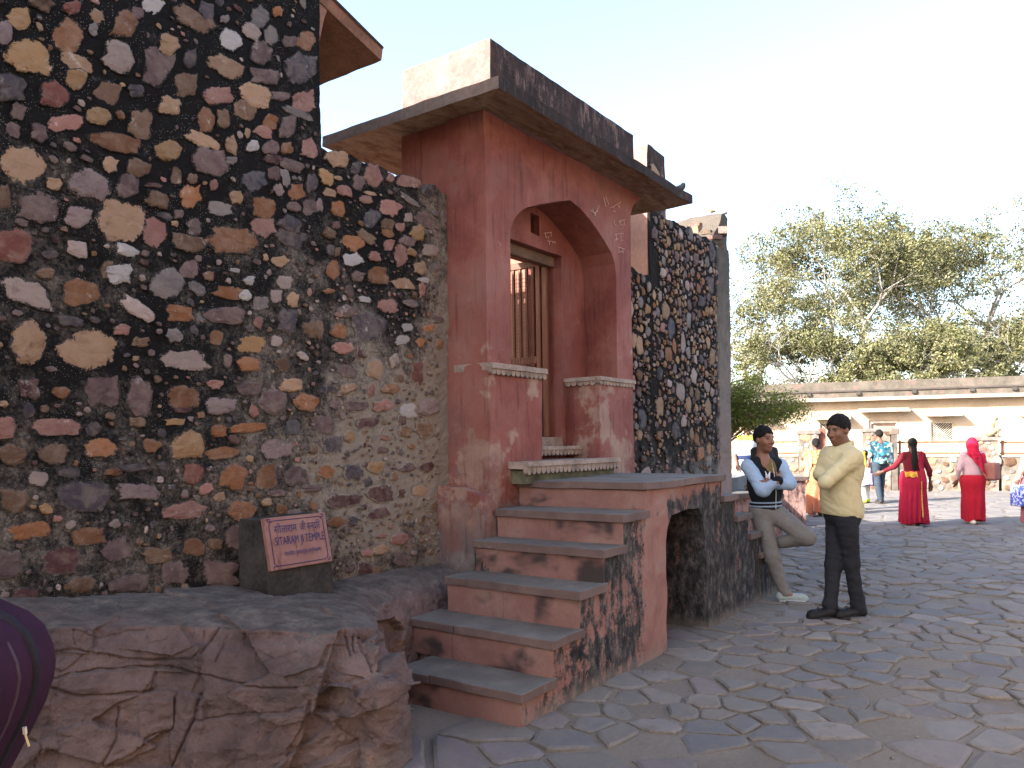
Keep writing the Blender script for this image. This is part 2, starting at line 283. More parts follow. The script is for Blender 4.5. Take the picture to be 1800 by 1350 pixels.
def traced_stones():
    rng = random.Random(11); out = []
    for ox, oy, zm, txt in TR:
        for it in txt.split('|'):
            a = it.split(); cx, cy, w, h, tl = map(float, a[:5])
            cx = ox + cx / zm; cy = oy + cy / zm; w /= zm; h /= zm; t = math.radians(tl)
            sq = rng.uniform(.35, 1) if a[5] in RECTS else rng.uniform(.05, .55)
            pts = []
            for u, v in ragged(12, rng, sq, .22):
                u *= w * .54; v *= h * .54; pts.append(on_y(cx + u * math.cos(t) - v * math.sin(t), cy + u * math.sin(t) + v * math.cos(t), 3.83)[[0, 2]])
            out.append((np.array(pts)[::-1], a[5], w * h))
    return out
def build_stones(thing, lst, face, mat, rng, limit=300, proud=(.006, .019)):
    lst = sorted(lst, key=lambda s: -s[2]); rest = MB(); rc = []; rr = []
    for i, (pts, code, size) in enumerate(lst):
        col = stone_col(code, rng); V, Fc, rim = stone_mesh(pts, face, rng, rng.uniform(*proud), col, mat)
        if i < limit:
            c = np.mean(V, 0); o = obj('stone', np.array(V) - c, Fc, mat, thing, col=col, edge=rim); o.location = c
        else: rest.add(V, Fc); rc += [col] * len(V); rr += list(rim)
    if rest.V: tag(obj('small_stones', rest.V, rest.F, mat, thing, col=np.array(rc), edge=rr), kind='stuff')
def fill_stones(lst, box, rng, n, rmin, rmax, gap, inside=lambda x, z: True, codes='m d b p t g mp ob o wp to dr', asp=(.55, 1.0), skew=0., sq=(0, .9)):
    """throw more stones between those already there"""
    C = [np.array(p[0]).mean(0) for p in lst]; R = [np.array(p[0]).std(0) * 1.45 for p in lst]; C = list(C); R = list(R); codes = codes.split(); out = []
    CA = np.array(C) if C else np.zeros((0, 2)); RA = np.array(R) if R else np.zeros((0, 2))
    for k in range(n):
        x = rng.uniform(box[0], box[1]); z = rng.uniform(box[2], box[3])
        if not inside(x, z): continue
        a = rmin + (rmax - rmin) * rng.random() ** 2 * (1 - k / n * .6); b = a * rng.uniform(*asp)
        if rng.random() < .25: a, b = b, a
        if len(CA):
            d = np.abs(CA - (x, z)) / (RA + (a + gap, b + gap))
            if (d[:, 0] ** 2 + d[:, 1] ** 2).min() < 1: continue
        t = rng.uniform(-.3, .3) + skew; c, s = math.cos(t), math.sin(t)
        pts = [(x + u * a * c - v * b * s, z + u * a * s + v * b * c) for u, v in ragged(rng.choice((7, 8, 9, 10)), rng, rng.uniform(*sq), .17)]
        out.append((np.array(pts), rng.choice(codes), a * b)); CA = np.vstack([CA, (x, z)]); RA = np.vstack([RA, (a, b)])
    return out
def wall_body(thing, name, x0, x1, z0, ztop, y0, y1, mat, res=.025, amp=.007, wavy=None):
    """block with a lumpy mortar face towards -Y; ztop(x) is its top"""
    xs = np.linspace(x0, x1, max(2, int((x1 - x0) / res))); k = max(2, int((ztop(np.array([x0]))[0] - z0) / res)); ts = np.linspace(0, 1, k)
    Xg, Tg = np.meshgrid(xs, ts, indexing='ij'); Zg = z0 + Tg * (ztop(Xg) - z0)
    P = np.stack([Xg, np.full_like(Xg, y0), Zg], -1); Yg = wall_y(Xg, Zg, y0) - amp * fbm(P * 11, 4, .6) * 1.6 - amp * .8 * fbm(P * 30, 2)
    n, m = Xg.shape; V = np.stack([Xg, Yg, Zg], -1).reshape(-1, 3).tolist(); idx = np.arange(n * m).reshape(n, m); Fc = []
    a, b, c, d = idx[:-1, :-1].ravel(), idx[1:, :-1].ravel(), idx[1:, 1:].ravel(), idx[:-1, 1:].ravel(); Fc = np.stack([a, b, c, d], 1).tolist()
    base = len(V); tb = []
    for i, x in enumerate(xs): V.append((x, y1, z0)); V.append((x, y1, float(ztop(np.array([x]))[0])))
    bi = base + 2 * np.arange(n)
    for i in range(n - 1):
        Fc.append((idx[i, -1], idx[i + 1, -1], bi[i + 1] + 1, bi[i] + 1)); Fc.append((bi[i], bi[i] + 1, bi[i + 1] + 1, bi[i + 1]))
    for i, flip in ((0, 0), (n - 1, 1)):
        f = list(idx[i, :]) + [bi[i] + 1, bi[i]]; Fc.append(f if not flip else f[::-1])
    return obj(name, V, Fc, mat, thing)

rng = random.Random(5)
ALL = traced_stones(); XT = 3.345
# --- tall wall on the left
tall = tag(empty('rubble_wall', (1.2, 3.83, 0)), 'tall dark rubble wall at the left with a stone eave at its corner', 'wall'); tall.location = (0, 0, 0)
ROOF = 4.72
wall_body(tall, 'mortar_face', -1.2, XT, -.05, lambda x: np.full_like(x, ROOF), 3.83, 4.0, MORTAR)
MB().box(-1.19, XT - .004, 4.001, 6.1, 0, ROOF - .002).build('wall_core', MORTAR, tall)
MB().box(-16, -1.202, 3.83, 6.1, 0, 7.2).build('unseen_shade_block', MORTAR, tall)  # unseen block, added to keep the sun off the street in front
L1 = [s for s in ALL if s[0][:, 0].max() < XT + .02]
L1 += fill_stones(L1, (-.1, XT - .05, .75, ROOF - .1), rng, 9000, .012, .08, .006, codes='m d b p g mp ob t wp dr m m d')
build_stones(tall, [s for s in L1 if s[0][:, 1].max() < ROOF - .02], wall_y, STONE, rng)
# --- lower wall between it and the gateway
low = tag(empty('rubble_wall'), 'lower rubble wall patched with beige mortar beside the red gateway', 'wall')
ltop = lambda x: 3.375 + .010 * np.sin(x * 9.) + .012 * np.sin(x * 23 + 1)
wall_body(low, 'mortar_face', XT + .002, 4.66, .3, ltop, 3.832, 4.2, MORTAR)
L2 = [s for s in ALL if s[0][:, 0].max() >= XT + .02 and s[0][:, 0].max() < 4.56 and s[0][:, 1].max() < 3.46]
L2 += fill_stones(L2, (XT + .05, 4.42, .72, 3.3), rng, 2200, .010, .05, .008, codes='m d b p g mp ob wp dr m d')
build_stones(low, L2, wall_y, STONE, rng)
# --- wall beyond the gateway
far = tag(empty('rubble_wall'), 'dark rubble wall of many small coloured stones beyond the gateway', 'wall')
XE = 8.02
wall_body(far, 'low_mortar_face', 6.83, XE - .002, .9, lambda x: 3.32 + .04 * np.sin(x * 11) + .05 * (x - 7.5), 3.834, 4.25, MORTAR_F, .03)
ft = lambda x: 4.08 + .015 * np.sin(x * 8) + .012 * np.sin(x * 19)
wall_body(far, 'mortar_face', XE, 10.48, .7, ft, 3.83, 4.6, MORTAR_F, .03)
L3 = fill_stones([], (6.9, 10.0, 1.05, 4.04), rng, 15000, .030, .13, .003, inside=lambda x, z: (x < XE - .06 and z < 3.27) or x > XE + .06, codes='t to o b m d p wp g m t b ob t g s mp wp', asp=(.6, 1.25), sq=(.35, 1.2))
L3 += fill_stones(L3, (6.9, 10.0, 1.05, 4.04), rng, 9000, .014, .036, .002, inside=lambda x, z: (x < XE - .04 and z < 3.27) or x > XE + .04, codes='t b m p wp g m t b g')
L3 = [s for s in L3 if s[0][:, 0].max() < 10.02 or rng.random() < .3]
L3 = [s for s in L3 if not (s[0][:, 0].min() < XE < s[0][:, 0].max()) and (s[0][:, 1].max() > 1.75 or rng.random() < .55)]
build_stones(far, L3, wall_y, STONE_F, rng, proud=(.012, .03))

# ------------------------------------------------------------------ plasters and building stone
def plaster_red(name='red_plaster'):
    M = Mat(name, .82, .25); X, Y, Z = M.xyz(); n = M.noise(1.5, 6, .62, dist=.4); m = M.noise(5, 6, .66, dist=.5); f = M.noise(45, 4, .65)
    c = M.ramp(M.math('ADD', M.math('MULTIPLY', n, .7), M.math('MULTIPLY', m, .3)), [(.32, (.115, .034, .027)), (.46, (.175, .052, .04)), (.56, (.215, .08, .062)), (.68, (.225, .112, .092))])
    c = M.mix(M.step(f, .55, .75, 0, .16), c, (.27, .13, .105))
    # scrubbed pale patches, more of them towards the foot of the walls
    k = M.math('ADD', M.math('MULTIPLY', M.math('SUBTRACT', 2.08, Z), .52), M.math('MULTIPLY', M.math('SUBTRACT', M.noise(3.0, 7, .66, dist=.15), .5), 4.4))
    c = M.mix(M.step(k, .36, .66, 0, .78), c, M.ramp(m, [(.3, (.22, .13, .10)), (.6, (.30, .21, .16))]))
    k2 = M.math('ADD', M.math('MULTIPLY', M.math('SUBTRACT', 1.6, Z), 1.1), M.math('MULTIPLY', M.math('SUBTRACT', M.noise(4, 6, .65), .5), 2.6))
    c = M.mix(M.step(k2, .35, .9, 0, .75), c, M.ramp(M.noise(8, 7, .7), [(.38, (.05, .046, .048)), (.62, (.14, .125, .122))]))
    g = M.math('MULTIPLY', M.step(M.noise(11, 7, .8), .64, .70), M.step(m, .4, .6)); c = M.mix(M.math('MULTIPLY', g, .6), c, (.52, .42, .38))
    c = M.mix(M.math('MULTIPLY', M.step(M.noise(1.9, 6, .6), .50, .62), M.step(m, .45, .6, .2, .8)), c, (.16, .068, .056)); sv = M.noise(6, 4, .7, vec=M.vmul(M.pos, (4, 4, .35))); c = M.mix(M.step(sv, .52, .68, 0, .55), c, M.mix(1, c, (.45, .42, .42), 'MULTIPLY'))
    M.color(c); M.bump(M.noise(9, 6, .6), .35, .012); M.bump(f, .3, .003); return M.done()
RED = plaster_red()
def weathered(name, base, dark=.5, side=(0, -1, 0)):
    """lime plaster with black mould, heavy on the face turned away from the sun"""
    M = Mat(name, .93, .15); m = M.noise(4.5, 7, .7, dist=.5); s = M.noise(9, 6, .72, vec=M.vmul(M.pos, (2.2, 2.2, .5))); f = M.noise(60, 4, .7)
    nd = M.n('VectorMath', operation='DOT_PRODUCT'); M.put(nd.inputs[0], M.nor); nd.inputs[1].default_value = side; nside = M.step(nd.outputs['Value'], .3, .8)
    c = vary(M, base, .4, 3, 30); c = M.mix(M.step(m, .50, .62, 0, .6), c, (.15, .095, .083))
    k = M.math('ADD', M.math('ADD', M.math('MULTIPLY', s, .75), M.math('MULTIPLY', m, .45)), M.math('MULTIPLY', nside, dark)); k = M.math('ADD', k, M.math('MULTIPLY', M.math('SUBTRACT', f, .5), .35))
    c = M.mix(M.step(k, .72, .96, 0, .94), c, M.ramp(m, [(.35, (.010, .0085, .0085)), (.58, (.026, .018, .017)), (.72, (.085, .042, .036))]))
    M.color(c); M.bump(m, .5, .012); M.bump(f, .45, .004); return M.done()
CAP = weathered('parapet_plaster', (.21, .135, .118), .34)
EAVE = weathered('eave_edge_plaster', (.13, .098, .084), .38)
def underside():
    M = Mat('eave_slab_stone', .9, .15); a = M.noise(3, 6, .65, vec=M.vmul(M.pos, (1, 3.2, 1)), dist=1.2); b = M.noise(14, 5, .7)
    c = M.ramp(M.math('ADD', M.math('MULTIPLY', a, .7), M.math('MULTIPLY', b, .3)), [(.3, (.06, .034, .022)), (.45, (.17, .10, .062)), (.58, (.25, .17, .115)), (.7, (.11, .07, .05))])
    M.color(c); M.bump(a, .6, .02); return M.done()
UNDER = underside()
SAND = simple('carved_sandstone', (.25, .19, .155), .88, .5, 5, 70, .5, .005)
DARKHOLE = simple('recess_shade', (.03, .024, .022), .95)  # near-black colour stands for the shade inside the slit
def wood():
    M = Mat('door_wood', .6, .35); a = M.noise(5, 5, .6, vec=M.vmul(M.pos, (6, 6, .5)), dist=.6)
    M.color(M.ramp(a, [(.3, (.075, .022, .010)), (.5, (.13, .040, .017)), (.7, (.18, .062, .028))])); M.bump(a, .4, .003); return M.done()
WOOD = wood(); WIRE = simple('grille_wire', (.11, .045, .028), .6)

# ------------------------------------------------------------------ the red gateway
gate = tag(empty('gateway'), 'red plastered gateway with an arched recess, wide stone eave and wooden door', 'gateway')
XL, XR, YP, YB, YK = 4.535, 6.815, 3.45, 3.792, 4.27
def arch(x0, x1, zs0, zs1, xa, za, n=9):
    """pointed arch from the left spring to the right one"""
    out = []
    for i in range(n + 1):
        t = i / n; a = math.radians(90 * t); out.append((xa - (xa - x0) * math.cos(a) ** .9, zs0 + (za - zs0) * (math.sin(a) * .86 + .14 * t)))
    for i in range(n - 1, -1, -1):
        t = i / n; a = math.radians(90 * t); out.append((xa + (x1 - xa) * math.cos(a) ** .9, zs1 + (za - zs1) * (math.sin(a) * .84 + .16 * t)))
    return out
AP = [(308, 310), (315, 240), (335, 180), (370, 130), (420, 98), (520, 72), (620, 54), (722, 45), (790, 100), (850, 170), (910, 250), (970, 340), (1010, 410), (1035, 490), (1045, 600)]
ar = [tuple(on_y(820 + a / 3.9706, 340 + b / 3.9706, YP)[[0, 2]]) for a, b in AP]
front = [(XL, .62), (5.215, .62), (5.225, 1.5), (5.235, 2.04), (4.826, 2.04)] + ar + [(6.505, 2.04), (6.155, 2.04), (6.15, 1.2), (6.15, .62), (XR + .02, .62), (XR, 2.2), (XR, 3.62), (XR + .02, 3.70), (XR + .06, 3.77), (XR + .13, 3.83), (XR + .22, 3.868), (XR + .22, 3.93), (XL - .02, 3.93), (XL - .01, 3.80), (XL, 3.7)]
o = MB().prism([front], YP, YB, lambda u, v, t: (u, t, v)).build('arched_front', RED, gate); rough(o, .11, .010, 2.2); 
back = [(XL + .003, .62), (XR - .003, .62), (XR - .003, 3.94), (XL + .003, 3.94)]
dw = [(5.2, 1.44), (6.105, 1.44), (6.112, 3.195), (5.2, 3.195)]; slit = [(5.615, 3.31), (5.752, 3.30), (5.752, 3.475), (5.615, 3.48)]
o = MB().prism([back, dw, slit], YB + .002, 4.0, lambda u, v, t: (u, t, v)).build('door_wall', RED, gate); rough(o, .14, .006, 2.2)
m = MB(); m.box(XL + .004, 5.08, 4.002, YK, .62, 3.94); m.box(6.24, XR - .004, 4.002, YK, .62, 3.94); m.box(5.082, 6.238, 4.002, YK, 3.22, 3.94); m.box(5.082, 6.238, 4.002, YK, .62, 1.5); m.build('rear_wall', RED, gate)
o = MB().box(6.55, 7.62, 4.30, 5.05, 3.95, 4.52).build('hidden_shade_block', CAP, gate)  # hidden block, added to shade the upper end face of the far wall
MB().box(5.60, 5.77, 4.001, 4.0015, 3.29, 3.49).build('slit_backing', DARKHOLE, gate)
# plinth blocks inside the arch reach back to the door frame
MB().box(6.150, 6.48, YB - .03, 3.95, 1.2, 2.035).build('plinth', RED, gate)
MB().box(4.9, 5.225, YB - .03, 3.95, 1.2, 2.035).build('plinth', RED, gate)
# eave: four sloping slabs round the block
EX0, EX1, EY0, EY1, EZ0, EZ1 = 4.205, 7.43, 3.08, 4.80, 3.850, 3.932
O = [(EX0, EY0), (EX1, EY0), (EX1, EY1), (EX0, EY1)]; I = [(XL + .06, YP + .06), (XR - .06, YP + .06), (XR - .06, YK - .1), (XL + .06, YK - .1)]
V = [(x, y, EZ0) for x, y in O] + [(x, y, EZ1) for x, y in O] + [(x, y, 3.915) for x, y in I] + [(x, y, 4.02) for x, y in I]
Fc = []; mi = []
for i in range(4):
    j = (i + 1) % 4; Fc += [(i, j, 4 + j, 4 + i), (i, 8 + i, 8 + j, j), (4 + i, 4 + j, 12 + j, 12 + i)]; mi += [0, 1, 0]
Fc.append((12, 13, 14, 15)); mi.append(0)
o = obj('eave', V, Fc, [EAVE, UNDER], gate, mi=mi); rough(o, .07, .012, 4.)
bv = o.modifiers.new('bevel', 'BEVEL'); bv.width = .018; bv.segments = 2; bv.angle_limit = .9
o = MB().box(4.55, 6.815, 3.405, 4.262, 3.9, 4.418).build('parapet', CAP, gate); rough(o, .06, .010, 5.)
o = MB().box(4.62, 6.7, 4.263, 4.60, 4.03, 4.10).build('rear_eave', simple('pale_red_plaster', (.42, .22, .16)), gate); rough(o, .07, .006, 5.)
o = MB().box(4.66, 6.6, 4.263, 4.36, 3.86, 4.028).build('rear_bracket', RED, gate)
# ledges with a scalloped lip
def scallop(parent, name, p0, p1, depth_dir, z, th, lip, tooth, mat):
    """slab from p0 to p1 along its front edge, running back along depth_dir; a row of round teeth hangs under the lip"""
    p0, p1, dd = map(lambda q: np.array(q, float), (p0, p1, depth_dir)); e = (p1 - p0); ln = np.linalg.norm(e); e /= ln; dl = np.linalg.norm(dd); dn = dd / dl
    mb = MB(); f = lambda u, v, t: (*(p0 + e * t + dn * u)[:2], v)
    mb.prism([[(0, z - th), (.004, z), (dl, z), (dl, z - th)]], 0, ln, lambda u, v, t: f(u, v, t))
    n = max(2, int(ln / tooth)); w = ln / n
    for i in range(n):
        c = w * (i + .5); q = [(c - w * .46, z - th + .004)] + [(c - w * .46 * math.cos(a), z - th - lip * .45 - lip * .55 * math.sin(a)) for a in np.linspace(0, math.pi, 7)] + [(c + w * .46, z - th + .004)]
        mb.prism([q], .014, .05, lambda u, v, t: (*(p0 + e * u + dn * t)[:2], v))
    mb.prism([[(.03, z - th - lip * .3), (.03, z - th + .002), (dl, z - th + .002), (dl, z - th - lip * .3)]], 0, ln, lambda u, v, t: f(u, v, t))
    o = mb.build(name, mat, parent); rough(o, .09, .004, 9.); return o
scallop(gate, 'ledge', (4.53, YP - .045), (5.262, YP - .045), (0, .36), 2.088, .04, .045, .058, SAND)
scallop(gate, 'ledge', (6.14, YP - .03), (6.825, YP - .03), (0, .36), 2.088, .035, .04, .058, SAND)
scallop(gate, 'ledge', (6.115, 3.92), (6.115, YP + .02), (.35, 0), 2.086, .035, .04, .058, SAND)
scallop(gate, 'doorstep', (4.76, 3.26), (6.20, 3.26), (0, .5), 1.365, .035, .06, .062, SAND)
o = MB().box(4.80, 6.15, 3.31, 3.7, 1.2, 1.30).build('doorstep_base', simple('mossy_stone', (.10, .095, .06), .95, .6, 8), gate)
scallop(gate, 'doorstep', (5.228, 3.62), (6.148, 3.62), (0, .32), 1.475, .03, .05, .06, SAND)
o = MB().box(5.23, 6.147, 3.80, 4.25, 1.3, 1.555).build('door_sill', SAND, gate); rough(o, .08, .004, 8.)
# door frame, lintel and the leaf that stands open
fr = MB(); fr.box(6.07, 6.104, 3.93, 3.99, 1.556, 3.12); fr.box(5.205, 5.24, 3.93, 3.99, 1.556, 3.12); fr.box(5.205, 6.104, 3.912, 3.998, 3.122, 3.19); fr.build('door_frame', WOOD, gate, bevel=.006)
MB().box(5.21, 6.10, 3.86, 3.905, 3.10, 3.19).build('lintel', simple('lintel_wood', (.11, .062, .04), .8, .4, 6), gate, bevel=.005)
def leaf(name, x, y0, y1, z0, z1):
    d = empty(name); d.parent = gate; t = .022
    for a, b in ((y0, y0 + .045), (y1 - .06, y1)): MB().box(x - t, x + t, a, b, z0, z1).build('stile', WOOD, d, bevel=.004)
    for a, b in ((z0, z0 + .1), (z0 + .67, z0 + .74), (z1 - .06, z1)): MB().box(x - t + .002, x + t - .002, y0 + .046, y1 - .061, a, b).build('rail', WOOD, d, bevel=.004)
    n = 9
    for i in range(n):
        y = y0 + .045 + (y1 - y0 - .105) * (i + .5) / n
        MB().box(x - .013, x + .013, y - .011, y + .011, z0 + .741, z1 - .061).build('bar', WOOD, d); MB().box(x - .013, x + .013, y - .011, y + .011, z0 + .101, z0 + .669).build('bar', WOOD, d)
    g = MB()
    for i in range(int((z1 - z0 - .2) / .034)): z = z0 + .11 + i * .034; g.box(x - .021, x - .017, y0 + .071, y1 - .061, z - .0022, z + .0022)
    for i in range(int((y1 - y0 - .13) / .034)): y = y0 + .088 + i * .034; g.box(x - .025, x - .022, y - .0022, y + .0022, z0 + .101, z1 - .101)
    g.build('grille', WIRE, d); lk = MB().box(x - .05, x - .024, y1 - .30, y1 - .1, z0 + .60, z0 + .63); lk.box(x - .06, x - .024, y1 - .2, y1 - .15, z0 + .46, z0 + .62); lk.build('latch', simple('rusty_iron', (.06, .04, .03), .6), d)
    return d
leaf('door_leaf', 6.085, 4.005, 4.78, 1.565, 3.19)
leaf('door_leaf', 5.18, 4.285, 4.95, 1.565, 3.08)
PINK = simple('pink_limewash', (.25, .12, .088), .9, .3, 2, 30)
# court behind the door: paving level with the sill and the far side of the passage
o = MB().box(4.0, 9.5, 4.28, 4.9, .0, 1.50).build('inner_terrace', SAND, gate)
o = MB().box(6.42, 6.55, 4.29, 6.6, 1.5, 3.5).build('passage_wall', PINK, gate)
# foot of the gateway, a stump of plastered masonry beside the steps
o = MB().prism([[(3.41, .55), (3.86, .55), (3.86, 1.20), (3.62, 1.185), (3.43, 1.13)]], 4.40, 4.60, lambda u, v, t: (t, u, v)).build('footing', RED, gate); rough(o, .05, .014, 5.)
# scratched writing on the plaster
SCR = simple('scratched_plaster', (.58, .40, .34), .95)
def scratch(lines, y):
    m = MB()
    for ln in lines:
        P = [on_y(px, py, y - .012) for px, py in ln]; m.tube(P, .0022, 4)
    return tag(m.build('scratched_writing', SCR, gate), kind='stuff')
Z5 = lambda s, ox, oy, k: [[(ox + float(a.split(',')[0]) / k, oy + float(a.split(',')[1]) / k) for a in q.split()] for q in s.split(';')]
scratch(Z5("845,1025 880,1050 905,1030;862,1015 885,1068;880,1065 915,990;948,930 965,1000;962,925 985,980;1000,1010 1060,975 1080,965;1025,1000 1035,1040 1010,1030;1055,985 1070,1010;1030,1095 1027,1130 1045,1140;1060,1110 1110,1095;1070,1105 1075,1140 1095,1135 1090,1165 1070,1170;1100,1098 1105,1140;1030,1210 1095,1200;1040,1208 1045,1255 1060,1240;1075,1203 1080,1260 1095,1250;1030,1255 1050,1235;1050,1300 1110,1320;1065,1305 1062,1345 1085,1335;1090,1315 1095,1350", 840, 130, 4.2857), YP)
scratch(Z5("540,278 595,270;550,280 556,310 575,300 572,320;590,272 592,300;565,330 620,340;575,332 580,360;600,335 603,352;610,338 618,350", 820, 340, 3.9706), YB)

# ------------------------------------------------------------------ staircase with two flights
def stair_plaster():
    M = Mat('stair_side_plaster', .92, .18); X, Y, Z = M.xyz(); m = M.noise(3.2, 7, .66, dist=.6); s = M.noise(5, 6, .7, vec=M.vmul(M.pos, (2.4, 2.4, .7))); f = M.noise(55, 4, .7)
    red = M.ramp(m, [(.3, (.17, .08, .066)), (.5, (.24, .12, .10)), (.7, (.26, .18, .155))])
    k = M.math('ADD', M.math('MULTIPLY', s, .8), M.math('MULTIPLY', m, .55)); k = M.math('ADD', k, M.math('MULTIPLY', M.math('SUBTRACT', f, .5), .3)); k = M.math('ADD', k, M.math('MULTIPLY', M.math('SUBTRACT', M.noise(13, 6, .7), .5), .5))
    k = M.math('ADD', k, M.step(X, 5.25, 5.75, 0, .13)); k = M.math('SUBTRACT', k, M.math('MULTIPLY', M.step(X, 4.75, 5.0), M.step(X, 5.32, 5.2, 0, .24)))
    k = M.math('SUBTRACT', k, M.step(Z, 1.02, 1.2, 0, .28)); k = M.math('SUBTRACT', k, M.step(X, 3.75, 3.4, 0, .13))
    dk = M.noise(11, 8, .75, vec=M.vmul(M.pos, (1.6, 1.6, .8))); c = M.mix(M.step(k, .56, .72), red, M.ramp(dk, [(.36, (.010, .0095, .010)), (.48, (.026, .0245, .0245)), (.57, (.065, .058, .057)), (.68, (.15, .118, .11))]))
    c = M.mix(M.math('MULTIPLY', M.step(M.noise(6, 8, .78), .54, .66), .6), c, (.15, .125, .12)); c = M.mix(M.step(Z, .12, 0, 0, .5), c, (.18, .155, .135))
    M.color(c); M.bump(m, .6, .016); M.bump(f, .4, .004); return M.done()
def riser_stone():
    M = Mat('riser_sandstone', .85, .25); m = M.noise(3, 6, .62, dist=.5); f = M.noise(60, 4, .65)
    c = M.ramp(M.math('ADD', M.math('MULTIPLY', m, .75), M.math('MULTIPLY', f, .25)), [(.28, (.14, .068, .057)), (.5, (.20, .10, .083)), (.68, (.235, .142, .118))])
    k = M.noise(2.1, 3, .5, vec=M.vmul(M.pos, (1.2, 1.2, 2.0)), dist=.2); c = M.mix(M.step(M.math('ADD', k, M.math('MULTIPLY', M.math('SUBTRACT', f, .5), .06)), .50, .64, 0, .9), c, (.024, .022, .022)); M.color(c); M.bump(f, .3, .003); M.bump(m, .3, .008); return M.done()
def tread_stone():
    M = Mat('tread_slab_stone', .75, .3); m = M.noise(4, 6, .65); f = M.noise(70, 4, .65); nz = M.xyz(M.nor)[2]
    top = M.ramp(m, [(.3, (.088, .079, .071)), (.55, (.13, .118, .105)), (.75, (.177, .159, .14))]); sd = M.ramp(m, [(.3, (.08, .05, .044)), (.6, (.13, .086, .075)), (.8, (.18, .128, .11))])
    c = M.mix(M.step(nz, .4, .8), sd, top); c = M.mix(M.step(M.noise(9, 6, .75), .6, .7, 0, .35), c, (.22, .195, .175)); M.color(c); M.bump(f, .3, .003); M.bump(m, .4, .008); return M.done()
SIDE, RISER, TREAD = stair_plaster(), riser_stone(), tread_stone()
st = tag(empty('staircase'), 'stone staircase rising to a landing over a small dark niche', 'staircase')
NX = [3.37, 3.68, 3.977, 4.269, 4.53, 4.874]; NZ = [.19, .405, .63, .838, 1.035, 1.222]; FX = [6.355, 6.665, 6.99, 7.27, 7.56, 7.835]; FZ = [1.222, 1.045, .855, .665, .465, .265]
S0, S1 = 2.372, 3.425
prof = [(3.40, -.05)]
for i in range(6): prof += [(NX[i] + .034, (NZ[i - 1] if i else 0) - .052 if i else -.02), (NX[i] + .034, NZ[i] - .053)]
for i in range(6): prof += [(FX[i] - .034, FZ[i] - .053)] + ([(FX[i] - .034, FZ[i + 1] - .053)] if i < 5 else [(FX[i] - .034, -.05)])
prof = [prof[0]] + prof[2:]
niche = [(5.215, -.04), (5.235, .80), (5.262, .875), (5.335, .965), (5.60, .985), (5.83, .978), (5.905, .90), (5.945, .78), (6.02, -.04)]
ny = (5.2, 6.03)
prof2 = [p for p in prof]
prof2 = prof2 + [(6.02, -.05)] + niche[::-1][1:-1] + [(5.215, -.05)]
o = MB().prism([prof2], S0 + .03, S1 - .02, lambda u, v, t: (u, t, v)).build('side_wall', SIDE, st); rough(o, .075, .013, 3.)
MB().box(5.16, 6.08, 3.1, 3.2, -.04, 1.0).build('niche_back', RED, st)
def slab(name, x0, x1, y0, y1, z0, z1, mat, sd): 
    o = MB().box(x0, x1, y0, y1, z0, z1).build(name, mat, st); rough(o, .10, .006, 4., sd); m = o.modifiers.new('bevel', 'BEVEL'); m.width = .007; m.segments = 2; m.angle_limit = .7; return o
JO = [3.02, 3.10, 3.22, 3.20, 3.22, 3.21]; LE = [3.29, 3.53, 3.42, 3.41, 3.41, 3.46]
for i in range(6):
    x1 = NX[i + 1] + .05 if i < 5 else FX[0]; y1 = LE[i]
    if i < 5:
        slab('tread', NX[i], x1, S0, JO[i] - .002, NZ[i] - .052, NZ[i], TREAD, i); slab('tread', NX[i] + .003, x1, JO[i] + .002, y1, NZ[i] - .053, NZ[i] - .002, TREAD, i + .5)
    else:
        slab('landing_slab', NX[i], 5.62, S0, 3.21, NZ[i] - .05, NZ[i], TREAD, 9); slab('landing_slab', NX[i] + .002, 5.6, 3.214, 3.452, NZ[i] - .052, NZ[i] - .002, TREAD, 9.5); slab('landing_slab', 5.624, x1, S0 + .002, 3.452, NZ[i] - .05, NZ[i] + .002, TREAD, 8)
    zb = NZ[i - 1] - .004 if i else -.04
    slab('riser', NX[i] + .022, NX[i] + .044, S0 + .026, 3.12 if i % 2 else 2.95, zb, NZ[i] - .054, RISER, i + 3); slab('riser', NX[i] + .023, NX[i] + .045, 3.123 if i % 2 else 2.953, y1 - .015, zb, NZ[i] - .054, RISER, i + 4)
for i in range(1, 6): slab('tread', FX[i - 1] - .05, FX[i], S0, S1, FZ[i] - .05, FZ[i], TREAD, 20 + i)
for i in range(6): slab('riser', FX[i] - .044, FX[i] - .022, S0 + .026, S1 - .015, (FZ[i + 1] if i < 5 else -.04) - .004, FZ[i] - .052, RISER, 30 + i)

# ------------------------------------------------------------------ end pieces of the far wall
o = MB().box(8.025, 8.50, 3.85, 4.62, 4.0, 4.80).build('merlon', CAP, far); rough(o, .06, .022, 4.)
V, Fc, rim = stone_mesh(np.array([(8.07, 4.60), (8.14, 4.63), (8.30, 4.56), (8.41, 4.44), (8.42, 4.36), (8.36, 4.35), (8.2, 4.44), (8.08, 4.52)]), lambda x, z: np.full_like(np.asarray(x, float), 3.845), rng, .02, 0, 0)
obj('stone', V, Fc, STONE_F, far, col=stone_col('t', rng), edge=rim)
o = MB().box(XE - .012, XE + .05, 3.852, 4.58, 3.0, 4.06).build('end_plaster', simple('wall_end_plaster', (.30, .175, .14), .9, .25, 2, 25), far); rough(o, .08, .006, 4.)
o = MB().prism([[(9.95, 4.0), (10.48, 4.0), (10.48, 4.52), (10.36, 4.58), (10.28, 4.55), (10.2, 4.42), (10.05, 4.22), (9.95, 4.12)]], 3.86, 4.5, lambda u, v, t: (u, t, v)).build('end_pier', MORTAR_F, far); rough(o, .05, .03, 5.)
